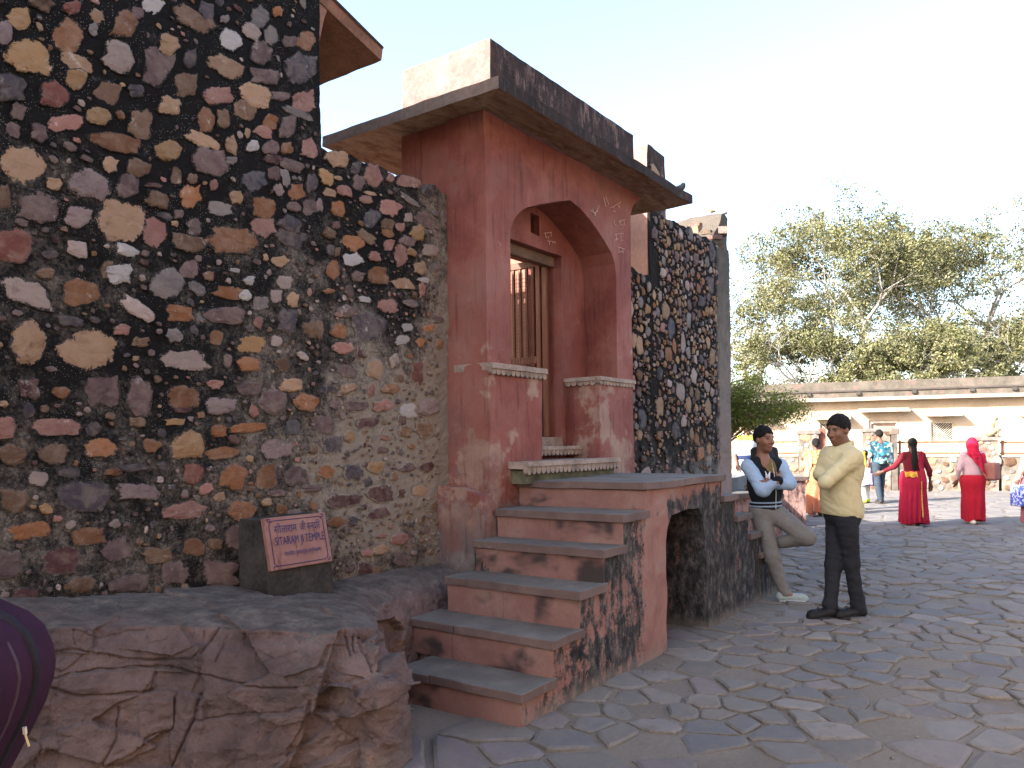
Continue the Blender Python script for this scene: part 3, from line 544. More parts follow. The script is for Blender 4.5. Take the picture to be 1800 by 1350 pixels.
for k in range(22):
    zz = 4.06 + .49 * rng.random(); yy = rng.uniform(3.84, 4.4); hh = rng.uniform(.022, .05); x0 = 9.97 + max(0, zz - 4.1) * .62
    b = MB().box(-rng.uniform(.06, .13), rng.uniform(.05, .12), -rng.uniform(.03, .07), .06, -hh, hh).build('stone', STONE_F, far, col=np.array(stone_col(rng.choice(['t', 'p', 'b', 'wp', 'p']), rng)) * .6, edge=[.2] * 8)
    b.location = (x0 + rng.uniform(.03, .22), yy, zz); b.rotation_euler = (rng.uniform(-.1, .1), rng.uniform(-.25, .1), rng.uniform(-.5, .5)); rough(b, .06, .012, 12., k)
# roof eave of the tall building, sloping down beyond its corner
ev = [(3.28, 4.31), (3.885, 4.125), (3.90, 4.205), (3.28, 4.40)]
def chh(u, v, t): return (u, t, v)
o = MB().prism([ev], 3.835, 4.75, chh).build('eave', simple('red_eave_slab', (.17, .082, .052), .9, .5, 4), tall); rough(o, .07, .008, 5.)
o = MB().prism([[(3.28, 4.402), (3.90, 4.208), (3.905, 4.222), (3.28, 4.42)]], 3.825, 4.76, chh).build('eave_crust', EAVE, tall)
o = MB().prism([[(XT - .05, 3.95), (XT + .01, 4.05), (XT + .05, 4.2), (XT + .08, 4.28), (XT - .05, 4.32)]], 3.845, 4.0, chh).build('bracket', PINK, tall)

# ------------------------------------------------------------------ ground
def ground_mat():
    M = Mat('dusty_ground', .95, .12); X, Y, Z = M.xyz(); n = M.noise(1.1, 6, .6); f = M.noise(35, 5, .7); g = M.noise(160, 3, .7)
    c = M.ramp(M.math('ADD', M.math('MULTIPLY', n, .6), M.math('MULTIPLY', f, .4)), [(.3, (.112, .092, .075)), (.5, (.16, .133, .109)), (.7, (.212, .178, .146))])
    # beyond the stones that are built one by one the paving is only a pattern
    v = M.vor(2.9, M.mix(.12, M.pos, M.noise(3, 3, .5, col=True)), 'DISTANCE_TO_EDGE'); vc = M.vor(2.9, M.mix(.12, M.pos, M.noise(3, 3, .5, col=True)), 'F1', 'Color')
    nd = M.n('VectorMath', operation='LENGTH'); M.put(nd.inputs[0], M.pos); farm = M.step(nd.outputs['Value'], 14.2, 15.2)
    pc = M.mix(M.xyz(vc)[0], (.13, .124, .124), (.19, .17, .16)); pv = M.mix(M.step(v, .03, .10), c, pc)
    M.color(M.mix(farm, c, pv)); M.bump(f, .5, .012); M.bump(g, .4, .003); M.bump(M.math('MULTIPLY', M.step(v, .0, .12), farm), .6, .03); return M.done()
xs = np.unique(np.concatenate([np.linspace(-300, -4, 12), np.arange(-4, 18, .1), np.linspace(18, 320, 20)])); ys = np.unique(np.concatenate([np.linspace(-300, -6, 12), np.arange(-6, 7, .1), np.linspace(7, 320, 16)]))
Xg, Yg = np.meshgrid(xs, ys, indexing='ij'); Zg = .010 * fbm(np.stack([Xg * 1.3, Yg * 1.3, Xg * 0], -1), 3) - .004; n, m = Xg.shape; ix = np.arange(n * m).reshape(n, m)
ground = tag(obj('ground', np.stack([Xg, Yg, Zg], -1).reshape(-1, 3), np.stack([ix[:-1, :-1].ravel(), ix[1:, :-1].ravel(), ix[1:, 1:].ravel(), ix[:-1, 1:].ravel()], 1), ground_mat(), smooth=True), 'dusty paved street of worn flagstones', kind='structure')
def pave_mat():
    M = Mat('paving_stone', .8, .25); base = M.attr('Col'); m = M.noise(9, 6, .66); f = M.noise(60, 4, .7)
    c = M.mix(M.step(m, .35, .7, 0, .55), base, M.mix(1, base, (1.35, 1.3, 1.25), 'MULTIPLY')); c = M.mix(M.step(M.noise(4, 5, .7), .52, .7, 0, .45), c, (.125, .106, .092)); c = M.mix(M.step(M.noise(1.0, 6, .65), .47, .62, 0, .7), c, M.ramp(M.noise(30, 5, .7), [(.3, (.112, .092, .075)), (.7, (.195, .164, .135))]))
    rim = M.math('ADD', M.attr('rim', True), M.math('MULTIPLY', M.math('SUBTRACT', M.noise(8, 7, .75), .5), 2.6))
    c = M.mix(M.step(rim, .56, .98), c, M.ramp(M.noise(30, 5, .7), [(.3, (.10, .082, .066)), (.7, (.175, .147, .12))])); M.color(c); M.bump(m, .6, .012); M.bump(f, .4, .004); return M.done()
PAVE = pave_mat()
def paving():
    rng = random.Random(3); pts = []; cell = {}
    def ok(x, y):
        if y > 3.72 and x < 10.6: return False
        if 3.33 < x < 7.9 and y > 2.36: return False
        if x < 3.36 and y > 2.55 + max(0, (2.9 - x)) * .3: return False
        if x * x + y * y > 14.9 ** 2: return False
        px, py = project((x, y, 0)); dd = x * FW[0] + y * FW[1]
        return dd > 1.6 and -120 < px < 2000 and py < 1480
    for k in range(90000):
        x = rng.uniform(1.5, 15); y = rng.uniform(-7, 9)
        if not ok(x, y): continue
        r = .165 + .085 * (math.sin(x * 3.1 + y * 2.3) * .5 + .5); i, j = int(x // .4), int(y // .4); bad = False
        for a in (-1, 0, 1):
            for b in (-1, 0, 1):
                for q in cell.get((i + a, j + b), ()):
                    if (q[0] - x) ** 2 + ((q[1] - y) * 1.15) ** 2 < r * r: bad = True
        if not bad: cell.setdefault((i, j), []).append((x, y)); pts.append((x, y))
    out = []
    P = np.array(pts)
    for c in P:
        if rng.random() < .09: continue
        d = P - c; nb = P[(np.abs(d[:, 0]) < .9) & (np.abs(d[:, 1]) < .9)]; poly = [c + np.array(q) for q in ((-.3, -.3), (.3, -.3), (.3, .3), (-.3, .3))]
        for q in nb:
            v = q - c; l = np.hypot(*v)
            if l < 1e-6: continue
            v /= l; off = l * .5 - rng.uniform(.006, .020); new = []
            for a, b in zip(poly, poly[1:] + poly[:1]):
                da, db = (a - c) @ v - off, (b - c) @ v - off
                if da <= 0: new.append(a)
                if da * db < 0: new.append(a + (b - a) * da / (da - db))
            poly = new
            if len(poly) < 3: break
        if len(poly) < 3: continue
        # cut the corners, then wobble
        q = []
        for a, b in zip(poly, poly[1:] + poly[:1]):
            if np.hypot(*(b - a)) < .03: q.append((a + b) / 2); continue
            q += [a * .88 + b * .12, a * .5 + b * .5, a * .12 + b * .88]
        q = [p + np.array([rng.uniform(-.010, .010), rng.uniform(-.010, .010)]) for p in q][:18]
        if len(q) >= 4: out.append((c, np.array(q)))
    out.sort(key=lambda s: s[0] @ FW[:2]); rest = MB(); rc = []; rr = []
    cols = [(130, 124, 118), (122, 116, 111), (136, 129, 122), (138, 126, 122), (118, 115, 114), (142, 134, 128), (128, 118, 118), (120, 118, 118)]
    for i, (c, q) in enumerate(out):
        n = len(q); h = rng.uniform(.006, .018); tx, ty = rng.uniform(-.04, .04), rng.uniform(-.04, .04); V = []
        for k, zz in ((1.03, -.03), (1., h * .35), (.84, h)):
            for p in q: w = c + (p - c) * k; V.append((w[0], w[1], zz + ((p - c) @ (tx, ty)) * (k < 1.02)))
        Fc = [(a, (a + 1) % n, n + (a + 1) % n, n + a) for a in range(n)] + [(n + a, n + (a + 1) % n, 2 * n + (a + 1) % n, 2 * n + a) for a in range(n)] + [tuple(range(2 * n, 3 * n))]
        col = L(*(np.array(rng.choice(cols)) + rng.uniform(-5, 5)), .60); rim = [1.] * (2 * n) + [.28 + rng.uniform(-.2, .25)] * n
        if i < 300:
            o = obj('paving_stone', np.array(V) - (*c, 0), Fc, PAVE, ground, col=col, edge=rim); o.location = (*c, 0)
        else: rest.add(V, Fc); rc += [col] * len(V); rr += rim
    tag(obj('small_paving_stones', rest.V, rest.F, PAVE, ground, col=np.array(rc), edge=rr), kind='stuff')
paving()
# pebbles and crumbs of mortar lying about
pb = MB(); rg = random.Random(8)
for k in range(420):
    if rg.random() < .5: x = rg.uniform(3.0, 8); y = 2.33 - abs(rg.gauss(0, .12))
    else: x = rg.uniform(2.4, 9); y = rg.uniform(-1, 3.1)
    if 3.35 < x < 7.9 and y > 2.34: continue
    r = rg.uniform(.004, .013); pb.add([(x + r * a * rg.uniform(.7, 1.3), y + r * b * rg.uniform(.7, 1.3), .004 + r * c) for a, b, c in ((1, 0, 0), (-1, 0, 0), (0, 1, 0), (0, -1, 0), (0, 0, .9), (0, 0, -.9))], [(0, 2, 4), (2, 1, 4), (1, 3, 4), (3, 0, 4), (2, 0, 5), (1, 2, 5), (3, 1, 5), (0, 3, 5)])
tag(pb.build('pebbles', simple('pebble', (.16, .135, .115), .9, .6, 20), None), 'small pebbles and crumbs scattered on the street', kind='stuff')

# ------------------------------------------------------------------ rock outcrop under the wall
def seg_dist(px, py, pl):
    d = np.full(px.shape, 1e9)
    for (ax, ay), (bx, by) in zip(pl[:-1], pl[1:]):
        vx, vy = bx - ax, by - ay; t = np.clip(((px - ax) * vx + (py - ay) * vy) / (vx * vx + vy * vy + 1e-9), 0, 1); d = np.minimum(d, np.hypot(px - ax - t * vx, py - ay - t * vy))
    return d
def inside_poly(px, py, pl):
    r = np.zeros(px.shape, bool)
    for (ax, ay), (bx, by) in zip(pl, pl[1:] + pl[:1]):
        c = ((ay > py) != (by > py)) & (px < (bx - ax) * (py - ay) / (by - ay + 1e-12) + ax); r ^= c
    return r
Z1 = lambda s: [(float(a.split(',')[0]) / 4.219, 1030 + float(a.split(',')[1]) / 4.219) for a in s.split()]
Z2 = lambda s: [(380 + float(a.split(',')[0]) / 3.857, 1000 + float(a.split(',')[1]) / 3.857) for a in s.split()]
CRACKS = [(Z1('-600,520 400,480 560,470 720,500 1000,540 1200,545 1440,530 1510,470 1640,270'), .03, 3.2), (Z1('-600,760 360,700 500,655 700,625 990,600 1250,600 1480,640 1772,715') + Z2('150,770 330,795 560,790'), .035, 3.), (Z1('1530,230 1480,470'), .015, 2), (Z1('350,745 600,820 900,790 1130,770'), .03, 4), (Z1('1150,640 1110,780'), .02, 3), (Z1('1330,770 1310,850'), .02, 3),
          (Z1('1490,800 1470,960 1400,1090 1280,1340'), .03, 3.5), (Z1('1470,975 1772,950') + Z2('250,975 480,960 590,940'), .025, 3), (Z1('1020,1190 1100,1110 1270,1050 1300,1000 1300,860'), .03, 4), (Z1('880,900 860,1130 760,1310'), .025, 4), (Z2('580,370 570,510'), .012, 2), (Z2('75,440 0,620'), .012, 2), (Z2('190,430 180,500 400,610 560,560'), .01, 2), (Z1('1700,340 1600,560'), .012, 2), (Z1('540,330 700,380 930,345 1080,330'), .015, 2.4), (Z1('560,450 540,330'), .015, 2), (Z1('1090,340 1100,430 1240,400'), .012, 2),
          (Z2('940,440 950,560'), .03, 3), (Z2('1100,410 1070,700'), .04, 3), (Z2('1200,330 1080,690'), .02, 3), (Z2('240,800 200,960'), .012, 2), (Z2('930,880 1010,960 1110,1040'), .015, 2), (Z2('870,410 930,590'), .03, 3), (Z2('300,1030 280,1340'), .012, 3), (Z2('150,1050 140,1340'), .01, 3), (Z1('-300,1000 300,1150 250,1340'), .02, 4)]
PLATES = [(Z2('820,430 1190,330 1270,420 1210,600 1100,720 930,860 920,790 760,800 690,860'), -.085, 7), (Z2('650,1000 690,870 760,800 910,800 930,900 880,1000'), -.15, 7), (Z2('620,985 1010,1010 1070,1190 560,1400 470,1400 600,1100'), -.075, 8), (Z2('1060,740 1205,715 1220,1160 1150,1200 1060,1100 1035,850'), .05, 6), (Z1('1470,975 1772,950') + Z2('480,960 590,940 625,970 500,1200 450,1400') + [(300, 1400)], .045, 4), (Z1('1030,850 1300,800 1300,1000 1270,1050 1020,1180'), .035, 4), (Z1('1130,770 1150,640 1480,640 1520,690 1490,960 1480,800 1330,770'), -.03, 4), (Z1('400,490 720,505 1000,545 1440,535 1500,600 1480,640 990,600 500,655 300,700'), -.022, 4), (Z1('1020,1190 1270,1050 1290,1340 750,1340'), -.05, 6), (Z2('960,400 1100,400 1070,690 1000,560'), -.05, 5), (Z2('1100,330 1200,330 1080,690'), .03, 5)]
def rock():
    E = np.array([(-1.6, 3.2), (0, 3.42), (.8, 3.47), (1.2, 3.49), (1.55, 3.47), (1.97, 3.26), (2.2, 2.98), (2.42, 2.76), (2.58, 2.675), (2.70, 2.70), (2.82, 2.83), (2.98, 3.03), (3.22, 3.30), (3.42, 3.47), (3.7, 3.55), (4.05, 3.55), (4.46, 3.52)])
    ln = np.concatenate([[0], np.cumsum(np.hypot(*np.diff(E, axis=0).T))]); S = np.concatenate([np.linspace(0, ln[2], 60), np.arange(ln[2] + .0048, ln[-1], .0048)])
    ex, ey = np.interp(S, ln, E[:, 0]), np.interp(S, ln, E[:, 1])
    for _ in range(12):
        ex[1:-1] = (ex[:-2] + 2 * ex[1:-1] + ex[2:]) / 4; ey[1:-1] = (ey[:-2] + 2 * ey[1:-1] + ey[2:]) / 4
    tx, ty = np.gradient(ex, S), np.gradient(ey, S); tl = np.hypot(tx, ty); nx, ny = ty / tl, -tx / tl          # outward
    bxk = np.interp(S, ln, np.array([-1.6, 0, .8, 1.2, 1.55, 2.0, 2.3, 2.55, 2.75, 2.95, 3.1, 3.25, 3.45, 3.6, 3.8, 4.1, 4.46])); byk = np.full_like(bxk, 3.95)
    zt = np.interp(bxk, [-1.6, 1.5, 2.3, 2.8, 3.4, 4.46], [.95, .84, .76, .70, .655, .65]); ze = zt - np.interp(bxk, [0, 2, 2.8, 3.3, 3.5], [.02, -.0, .01, .06, .05])
    nt_, nf = 90, 180; rows = []; nrm = []
    for j in range(nt_):
        t = j / nt_; k = 1 - .10 * 0; rows.append(np.stack([bxk + (ex - bxk) * t, byk + (ey - byk) * t, zt + (ze - zt) * t - .075 * t ** 3], -1)); a = t ** 4; nrm.append(np.stack([nx * a, ny * a, np.full_like(nx, 1 - a * .6)], -1))
    for j in range(nf + 1):
        t = j / nf; off = .075 * math.sin(min(1, t * 3) * 1.57) + .04 * t; rows.append(np.stack([ex + nx * off, ey + ny * off, ze - .075 - t * (ze - .075 + .06)], -1)); nrm.append(np.stack([nx, ny, np.full_like(nx, .35 * (1 - t) ** 4)], -1))
    P = np.array(rows); N = np.array(nrm); N /= np.linalg.norm(N, axis=-1, keepdims=True); face = np.zeros(P.shape[:2]); face[nt_:] = 1; face[nt_ - 6:nt_] = np.linspace(0, .8, 6)[:, None]
    rs = np.random.default_rng(9); SD = np.stack([rs.uniform(.7, 3.6, 210), rs.uniform(2.6, 3.7, 210), rs.uniform(-.1, .85, 210)], 1); so = rs.normal(0, .011, 210); tl_ = rs.normal(0, .11, (210, 3)); flat = (P + .03 * np.stack([fbm(P * 6 + k * 9, 3) for k in range(3)], -1)).reshape(-1, 3); sc_ = np.array([1., 1., 1.7]); near = np.concatenate([np.argmin(((q[:, None, :] - SD[None]) * sc_).__pow__(2).sum(-1), 1) for q in np.array_split(flat, 40)]); FAC = (so[near] + ((flat - SD[near]) * tl_[near]).sum(-1)).reshape(P.shape[:2])
    px, py = project(P); wob = 5 * fbm(P * 11, 5, .65); px2 = px + wob; py2 = py + 5 * fbm(P * 11 + 40, 5, .65); D = np.zeros(P.shape[:2])
    for pl, h, wd in PLATES: d = seg_dist(px2, py2, pl + pl[:1]) * np.where(inside_poly(px2, py2, pl), 1, -1); D += (.55 if h < .1 and h > -.07 else .85) * h * sstep(-wd * .12, wd * .28, d) * face
    for pl, h, wd in CRACKS: D -= .8 * h * np.exp(-np.abs(seg_dist(px2, py2, pl) / (wd * .42)) ** 1.3) * face
    D += .035 * fbm(P * np.array([1.6, 1.6, 2.2]), 3) + .016 * fbm(P * np.array([5, 5, 9]), 4, .6) + .010 * (1 - np.abs(fbm(P * np.array([4, 4, 7]) + 5, 3))) ** 3 * face + .008 * (1 - np.abs(fbm(P * 13 + 5, 4))) + .007 * fbm(P * 26, 5, .7) - .010 * np.maximum(0, fbm(P * np.array([7, 7, 12]) + 9, 4, .6) - .22) * 4 * face
    D += FAC * (.3 + .45 * face) * np.where(ex > 2.72, .45, 1.)[None, :]; lay = P[..., 2] * 9 + 1.2 * fbm(P * 1.2, 2) + P[..., 0] * .9; D += .006 * np.abs((lay % 1) - .5) * face
    rt = (ex > 2.74) & (ex < 3.4); col = (np.abs(((S * 9 + fbm(np.stack([S * 3, S * 0, S * 0], -1), 2)) % 1) - .5) - .25) * .07; D += (col * rt)[None, :] * face
    P = P + N * D[..., None]; n, m = D.shape; ix = np.arange(n * m).reshape(n, m)
    M = Mat('outcrop_rock', .9, .2); b = M.noise(2.2, 6, .62, dist=.4); d = M.noise(9, 6, .68); f = M.noise(50, 5, .7); nz = M.xyz(M.nor)[2]; Z = M.xyz()[2]
    c = M.ramp(M.math('ADD', M.math('MULTIPLY', b, .65), M.math('MULTIPLY', d, .35)), [(.32, (.058, .041, .040)), (.44, (.105, .071, .066)), (.55, (.150, .103, .094)), (.66, (.19, .130, .108))])
    c = M.mix(M.step(M.noise(3.1, 5, .6), .6, .72, 0, .7), c, (.19, .085, .038)); c = M.mix(M.step(M.noise(1.7, 6, .7), .52, .68, 0, .75), c, (.045, .042, .044))
    top = M.ramp(d, [(.34, (.05, .043, .038)), (.5, (.092, .08, .07)), (.66, (.15, .129, .108))]); Yq = M.xyz()[1]; c = M.mix(M.math('MULTIPLY', M.step(M.math('ADD', nz, M.math('MULTIPLY', M.math('SUBTRACT', b, .5), 1.2)), .55, 1.0, 0, .85), M.step(Z, .4, .55)), c, top)
    c = M.mix(M.step(M.math('ADD', Z, M.math('MULTIPLY', M.math('SUBTRACT', d, .5), .3)), .16, .0, 0, .6), c, (.125, .104, .09)); M.color(c); M.bump(d, .9, .03); M.bump(M.noise(22, 6, .72), .8, .014); M.bump(f, .7, .006)
    o = obj('rock_outcrop', P.reshape(-1, 3), np.stack([ix[:-1, :-1].ravel(), ix[1:, :-1].ravel(), ix[1:, 1:].ravel(), ix[:-1, 1:].ravel()], 1), M.done(), smooth=True)
    return tag(o, 'reddish cracked rock outcrop under the tall rubble wall, left of the steps', 'rock')
rock()

# ------------------------------------------------------------------ temple sign on its plinth
def sign():
    t = tag(empty('temple_sign', (3.0, 3.62, .66)), 'small red stone plaque with blue lettering leaning on the rubble wall', 'sign'); t.location = (0, 0, 0)
    yb = 3.585; bl = on_y(472, 1008, yb); br = on_y(580, 985, yb); xl, xr = bl[0], br[0]; zb = (bl[2] + br[2]) / 2
    tl = on_x(458, 912, xl); yt = tl[1]; zt = on_x(458, 912, xl)[2]; tr = on_x(566, 902, xr); yt = (tl[1] + tr[1]) / 2; zt = (tl[2] + tr[2]) / 2
    DK = simple('sign_plinth_plaster', (.045, .038, .033), .95, .6, 6, 40, .5, .006); RS = Mat('red_plaque', .7, .3)
    m = RS.noise(7, 5, .65, dist=.5); st_ = RS.noise(6, 5, .7, vec=RS.vmul(RS.pos, (3, 3, .5))); RS.color(RS.mix(RS.step(st_, .55, .68, 0, .8), RS.ramp(m, [(.3, (.18, .078, .064)), (.6, (.235, .118, .098)), (.8, (.26, .16, .14))]), (.10, .03, .018))); RS.bump(m, .2, .004)
    o = MB().prism([[(3.565, .60), (yb, zb), (yt, zt - .006), (3.9, zt - .004), (3.9, .60)]], xl - .012, xr + .012, lambda u, v, q: (q, u, v)).build('plinth', DK, t); rough(o, .05, .006, 8.)
    up = np.array([0, yt - yb, zt - zb]); H = np.linalg.norm(up); up /= H; nn = np.array([0, -up[2], up[1]]); W = xr - xl; o0 = np.array([xl, yb, zb])
    o = MB().obox(o0 + np.array([W / 2, 0, 0]) + up * H / 2 + nn * .010, np.array([W / 2, 0, 0]), up * H / 2, nn * .014).build('plaque', RS.done(), t, bevel=.004)
    INK = simple('blue_paint', (.03, .028, .10), .7, .5, 30); f = lambda u, v: o0 + np.array([W * u, 0, 0]) + up * H * v + nn * .0262
    def text(body, u, v, wid, size):
        cu = bpy.data.curves.new('txt', 'FONT'); cu.body = body; cu.size = 1; cu.extrude = .0; cu.align_x = 'LEFT'; ob = bpy.data.objects.new('txt', cu); COL.objects.link(ob)
        dg = bpy.context.evaluated_depsgraph_get(); me = bpy.data.meshes.new_from_object(ob.evaluated_get(dg)); bpy.data.objects.remove(ob)
        if not len(me.vertices): return
        Q = np.array([v.co for v in me.vertices]); x0, x1 = Q[:, 0].min(), Q[:, 0].max(); k = wid / (x1 - x0)
        V = [f(u + (q[0] - x0) * k, v) + up * (q[1] * size) + nn * .001 for q in Q]
        obj('lettering', V, [tuple(p.vertices) for p in me.polygons], INK, o)
    text('\u0938\u0940\u0924\u093e\u0930\u093e\u092e', .13, .69, .36, .062); text('\u091c\u0940 \u092e\u0928\u094d\u0926\u093f\u0930', .54, .69, .34, .062)
    text('SITARAM JI TEMPLE', .12, .46, .80, .066); text('\u092d\u093e\u0930\u0924\u0940\u092f \u092a\u0941\u0930\u093e\u0924\u0924\u094d\u0924\u094d\u0935 \u0938\u0930\u094d\u0935\u0947\u0915\u094d\u0937\u0923', .24, .24, .60, .034)
    b = MB()
    for u0, v0, u1, v1 in ((.12, .93, .88, .93), (.12, .07, .88, .07), (.065, .13, .065, .85), (.935, .13, .935, .85), (.065, .85, .09, .9), (.09, .9, .12, .93), (.05, .92, .09, .92), (.05, .92, .05, .97), (.05, .97, .09, .97), (.09, .97, .09, .9), (.935, .85, .91, .9), (.91, .9, .88, .93), (.91, .92, .95, .92), (.95, .92, .95, .97), (.95, .97, .91, .97), (.065, .13, .09, .09), (.09, .09, .12, .07), (.05, .07, .09, .07), (.05, .03, .05, .08), (.935, .13, .91, .09), (.91, .09, .88, .07), (.92, .05, .96, .05), (.96, .05, .96, .1)):
        b.tube([f(u0, v0), f(u1, v1)], .0022, 4)
    b.build('border', INK, o)
sign()

# ------------------------------------------------------------------ far building and the fence before it
FT = np.array([.294, -.955, 0.]); FT /= np.linalg.norm(FT); FN = np.array([FT[1], -FT[0], 0.])      # along the facade (to the right), out of it
if FN @ FW > 0: FN = -FN
def plane_pt(px, py, A): d = ray(px, py); t = ((A - CAMPOS) @ FN) / (d @ FN); return CAMPOS + d * t
class Facade:
    def __init__(s, A): s.A = np.asarray(A, float)
    def sz(s, px, py): P = plane_pt(px, py, s.A); return float((P - s.A) @ FT), float(P[2])
    def fn(s): return lambda u, v, t: tuple(s.A * (1, 1, 0) + FT * u + FN * t + UP * v)
    def box(s, mb, u0, u1, v0, v1, t0, t1): return mb.prism([[(u0, v0), (u1, v0), (u1, v1), (u0, v1)]], t0, t1, s.fn())
B = Facade(at(1600, 770, 31.) * (1, 1, 0)); bd = tag(empty('long_building'), 'long low cream building with a grey parapet, canopies and grilled windows', 'building')
CREAM = simple('cream_limewash', (.33, .255, .185), .92, .2, 1.2, 12, .3, .01); GREY = weathered('grey_parapet', (.095, .083, .068), .12); LEDGE = simple('pale_ledge', (.27, .225, .18), .92, .3, 3)
sL, sR = B.sz(1240, 700)[0], B.sz(1960, 700)[0]; zP = 3.78; ops = {}
def op(px0, px1, py0, py1): a = B.sz(px0, py0); b = B.sz(px1, py1); return (a[0], b[0], min(a[1], b[1]), max(a[1], b[1]))
WIN = [op(1442, 1477, 778, 742), op(1637, 1677, 778, 741), op(1803, 1838, 778, 741), op(1310, 1345, 778, 744)]; DOOR = op(1529, 1580, 880, 738)
holes = [[(a, max(c, .05)), (b, max(c, .05)), (b, d), (a, d)] for a, b, c, d in WIN + [DOOR]]
MB().prism([[(sL, 0), (sR, 0), (sR, 3.0), (sL, 3.0)]] + holes, -.3, 0, B.fn()).build('wall', CREAM, bd)
MB().prism([[(sL, 0), (sR, 0), (sR, 3.0), (sL, 3.0)]], -4.2, -3.9, B.fn()).build('rear_wall', CREAM, bd)
m = MB(); B.box(m, sL, sR, 3.0, 3.14, -4.2, .48); o = m.build('cornice', LEDGE, bd); rough(o, .5, .02, 2.)
m = MB(); B.box(m, sL, sR, 3.141, zP, -4.2, .30); o = m.build('parapet', GREY, bd); rough(o, .5, .02, 2.)
m = MB(); B.box(m, sL, sR, 3.375, 3.44, .301, .36); m.build('pipe', simple('dark_pipe', (.06, .05, .045), .8), bd)
for px in (1422, 1508, 1605, 1706, 1780): s0, z0 = B.sz(px, 684); m = MB(); B.box(m, s0 - .09, s0 + .06, 3.24, 3.36, .302, .4); m.build('spout', simple('spout_stone', (.05, .045, .04), .9), bd)
for (px0, px1, py) in ((1430, 1494, 737), (1508, 1597, 724), (1624, 1687, 731), (1790, 1850, 731), (1296, 1360, 739)):
    a = B.sz(px0, py); b = B.sz(px1, py); m = MB(); f = B.fn(); u0, u1, v = a[0], b[0], a[1]
    m.prism([[(-.02, v + .07), (.55, v - .04), (.55, v + .03), (-.02, v + .16)]], u0, u1, lambda u, w_, t: f(t, w_, u)); o = m.build('canopy', LEDGE, bd); rough(o, .3, .01, 4.)
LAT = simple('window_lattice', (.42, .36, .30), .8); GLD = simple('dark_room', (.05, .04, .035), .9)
for a, b, c, d in WIN:
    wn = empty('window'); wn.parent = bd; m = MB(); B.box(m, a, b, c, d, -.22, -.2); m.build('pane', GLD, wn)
    g = MB(); n = 9
    for i in range(-n, n + 1):
        f = B.fn()
        for sg in (1, -1):
            u0 = a + (b - a) * (i / n); p0 = np.array([u0, c]); p1 = np.array([u0 + sg * (d - c), d])
            # clip the diagonal to the opening
            ts = sorted(((a - p0[0]) / (p1[0] - p0[0]), (b - p0[0]) / (p1[0] - p0[0]))); t0, t1 = max(0, ts[0]), min(1, ts[1])
            if t1 - t0 > .02: q0, q1 = p0 + (p1 - p0) * t0, p0 + (p1 - p0) * t1; g.tube([f(*q0, -.1 - .012 * sg), f(*q1, -.1 - .012 * sg)], .012, 4)
    g.build('lattice', LAT, wn)
    g = MB()
    for q in ((a, a + .05, c, d), (b - .05, b, c, d), (a + .05, b - .05, c, c + .05), (a + .05, b - .05, d - .05, d)): B.box(g, *q, -.12, -.06)
    g.build('frame', LAT, wn)
a, b, c, d = DOOR; dr = empty('door'); dr.parent = bd; m = MB(); B.box(m, a + .1, b - .1, .05, d - .12, -.26, -.2); m.build('leaf', simple('brown_door', (.25, .17, .14), .7), dr)
m = MB(); B.box(m, a, a + .1, .05, d, -.24, -.1); B.box(m, b - .1, b, .05, d, -.24, -.1); B.box(m, a + .1, b - .1, d - .12, d, -.24, -.1); m.build('frame', simple('pale_door_frame', (.5, .42, .36), .8), dr)

W_ = Facade(on_z(1600, 862)); fw_stone, fw_mort = STONE_F, None
Mx = Mat('fence_wall_mortar', .95, .1); nn_ = Mx.noise(3, 6, .65); Mx.color(Mx.ramp(nn_, [(.3, (.06, .05, .04)), (.55, (.16, .132, .107)), (.75, (.26, .22, .18))])); Mx.bump(Mx.noise(12, 5, .7), .8, .03); FWM = Mx.done()
Mx = Mat('fence_wall_stone', .9, .2); Mx.color(vary(Mx, Mx.attr('Col'), .3, 6, 30)); Mx.bump(Mx.noise(16, 5, .7), .6, .02); FWS = Mx.done()
RUST = simple('rusty_rail', (.22, .10, .062), .7, .4, 8)
def fence_run(px0, px1, lab, top=803, rail=777, stones=True, seed=1):
    a, b = W_.sz(px0, 860)[0], W_.sz(px1, 860)[0]; z1 = W_.sz((px0 + px1) / 2, top)[1]; z2 = W_.sz((px0 + px1) / 2, rail)[1]; r = random.Random(seed)
    t = tag(empty('fence_wall'), lab, 'fence'); m = MB(); W_.box(m, a, b, -.05, z1, -.35, 0); o = m.build('low_wall', FWM, t); rough(o, .25, .02, 3.)
    m = MB(); W_.box(m, a, b, z1 + .001, z1 + .05, -.38, .03); m.build('coping', LEDGE, t)
    f = W_.fn()
    for zz in (z2, z1 + .10): m = MB(); m.tube([f(a, zz, -.17), f(b, zz, -.17)], .028, 6); m.build('rail', RUST, t)
    n = max(2, int((b - a) / .16))
    for i in range(n):
        u = a + (b - a) * (i + .5) / n; m = MB(); m.tube([f(u, z1 + .04, -.17), f(u, z2 + (.12 if i % 12 else .0), -.17)], .009, 4); m.build('bar', RUST, t)
    for i in range(int((b - a) / 2) + 1):
        u = a + .06 + (b - a - .12) * i / max(1, int((b - a) / 2)); m = MB(); W_.box(m, u - .03, u + .03, z1 + .02, z2 + .06, -.2, -.14); m.build('post', RUST, t)
    if stones:
        L_ = fill_stones([], (a + .1, b - .1, .08, z1 - .06), r, 900, .07, .22, .04, codes='w wp t g w t b', asp=(.6, 1.))
        for pts, code, sz in L_[:70]:
            V, Fc, rim = stone_mesh(pts, lambda x, z: np.zeros_like(x), r, .03, 0, 0); V = [f(v[0], v[2], -v[1]) for v in V]; obj('stone', V, [q[::-1] for q in Fc], FWS, t, col=stone_col(code, r), edge=rim)
    return t
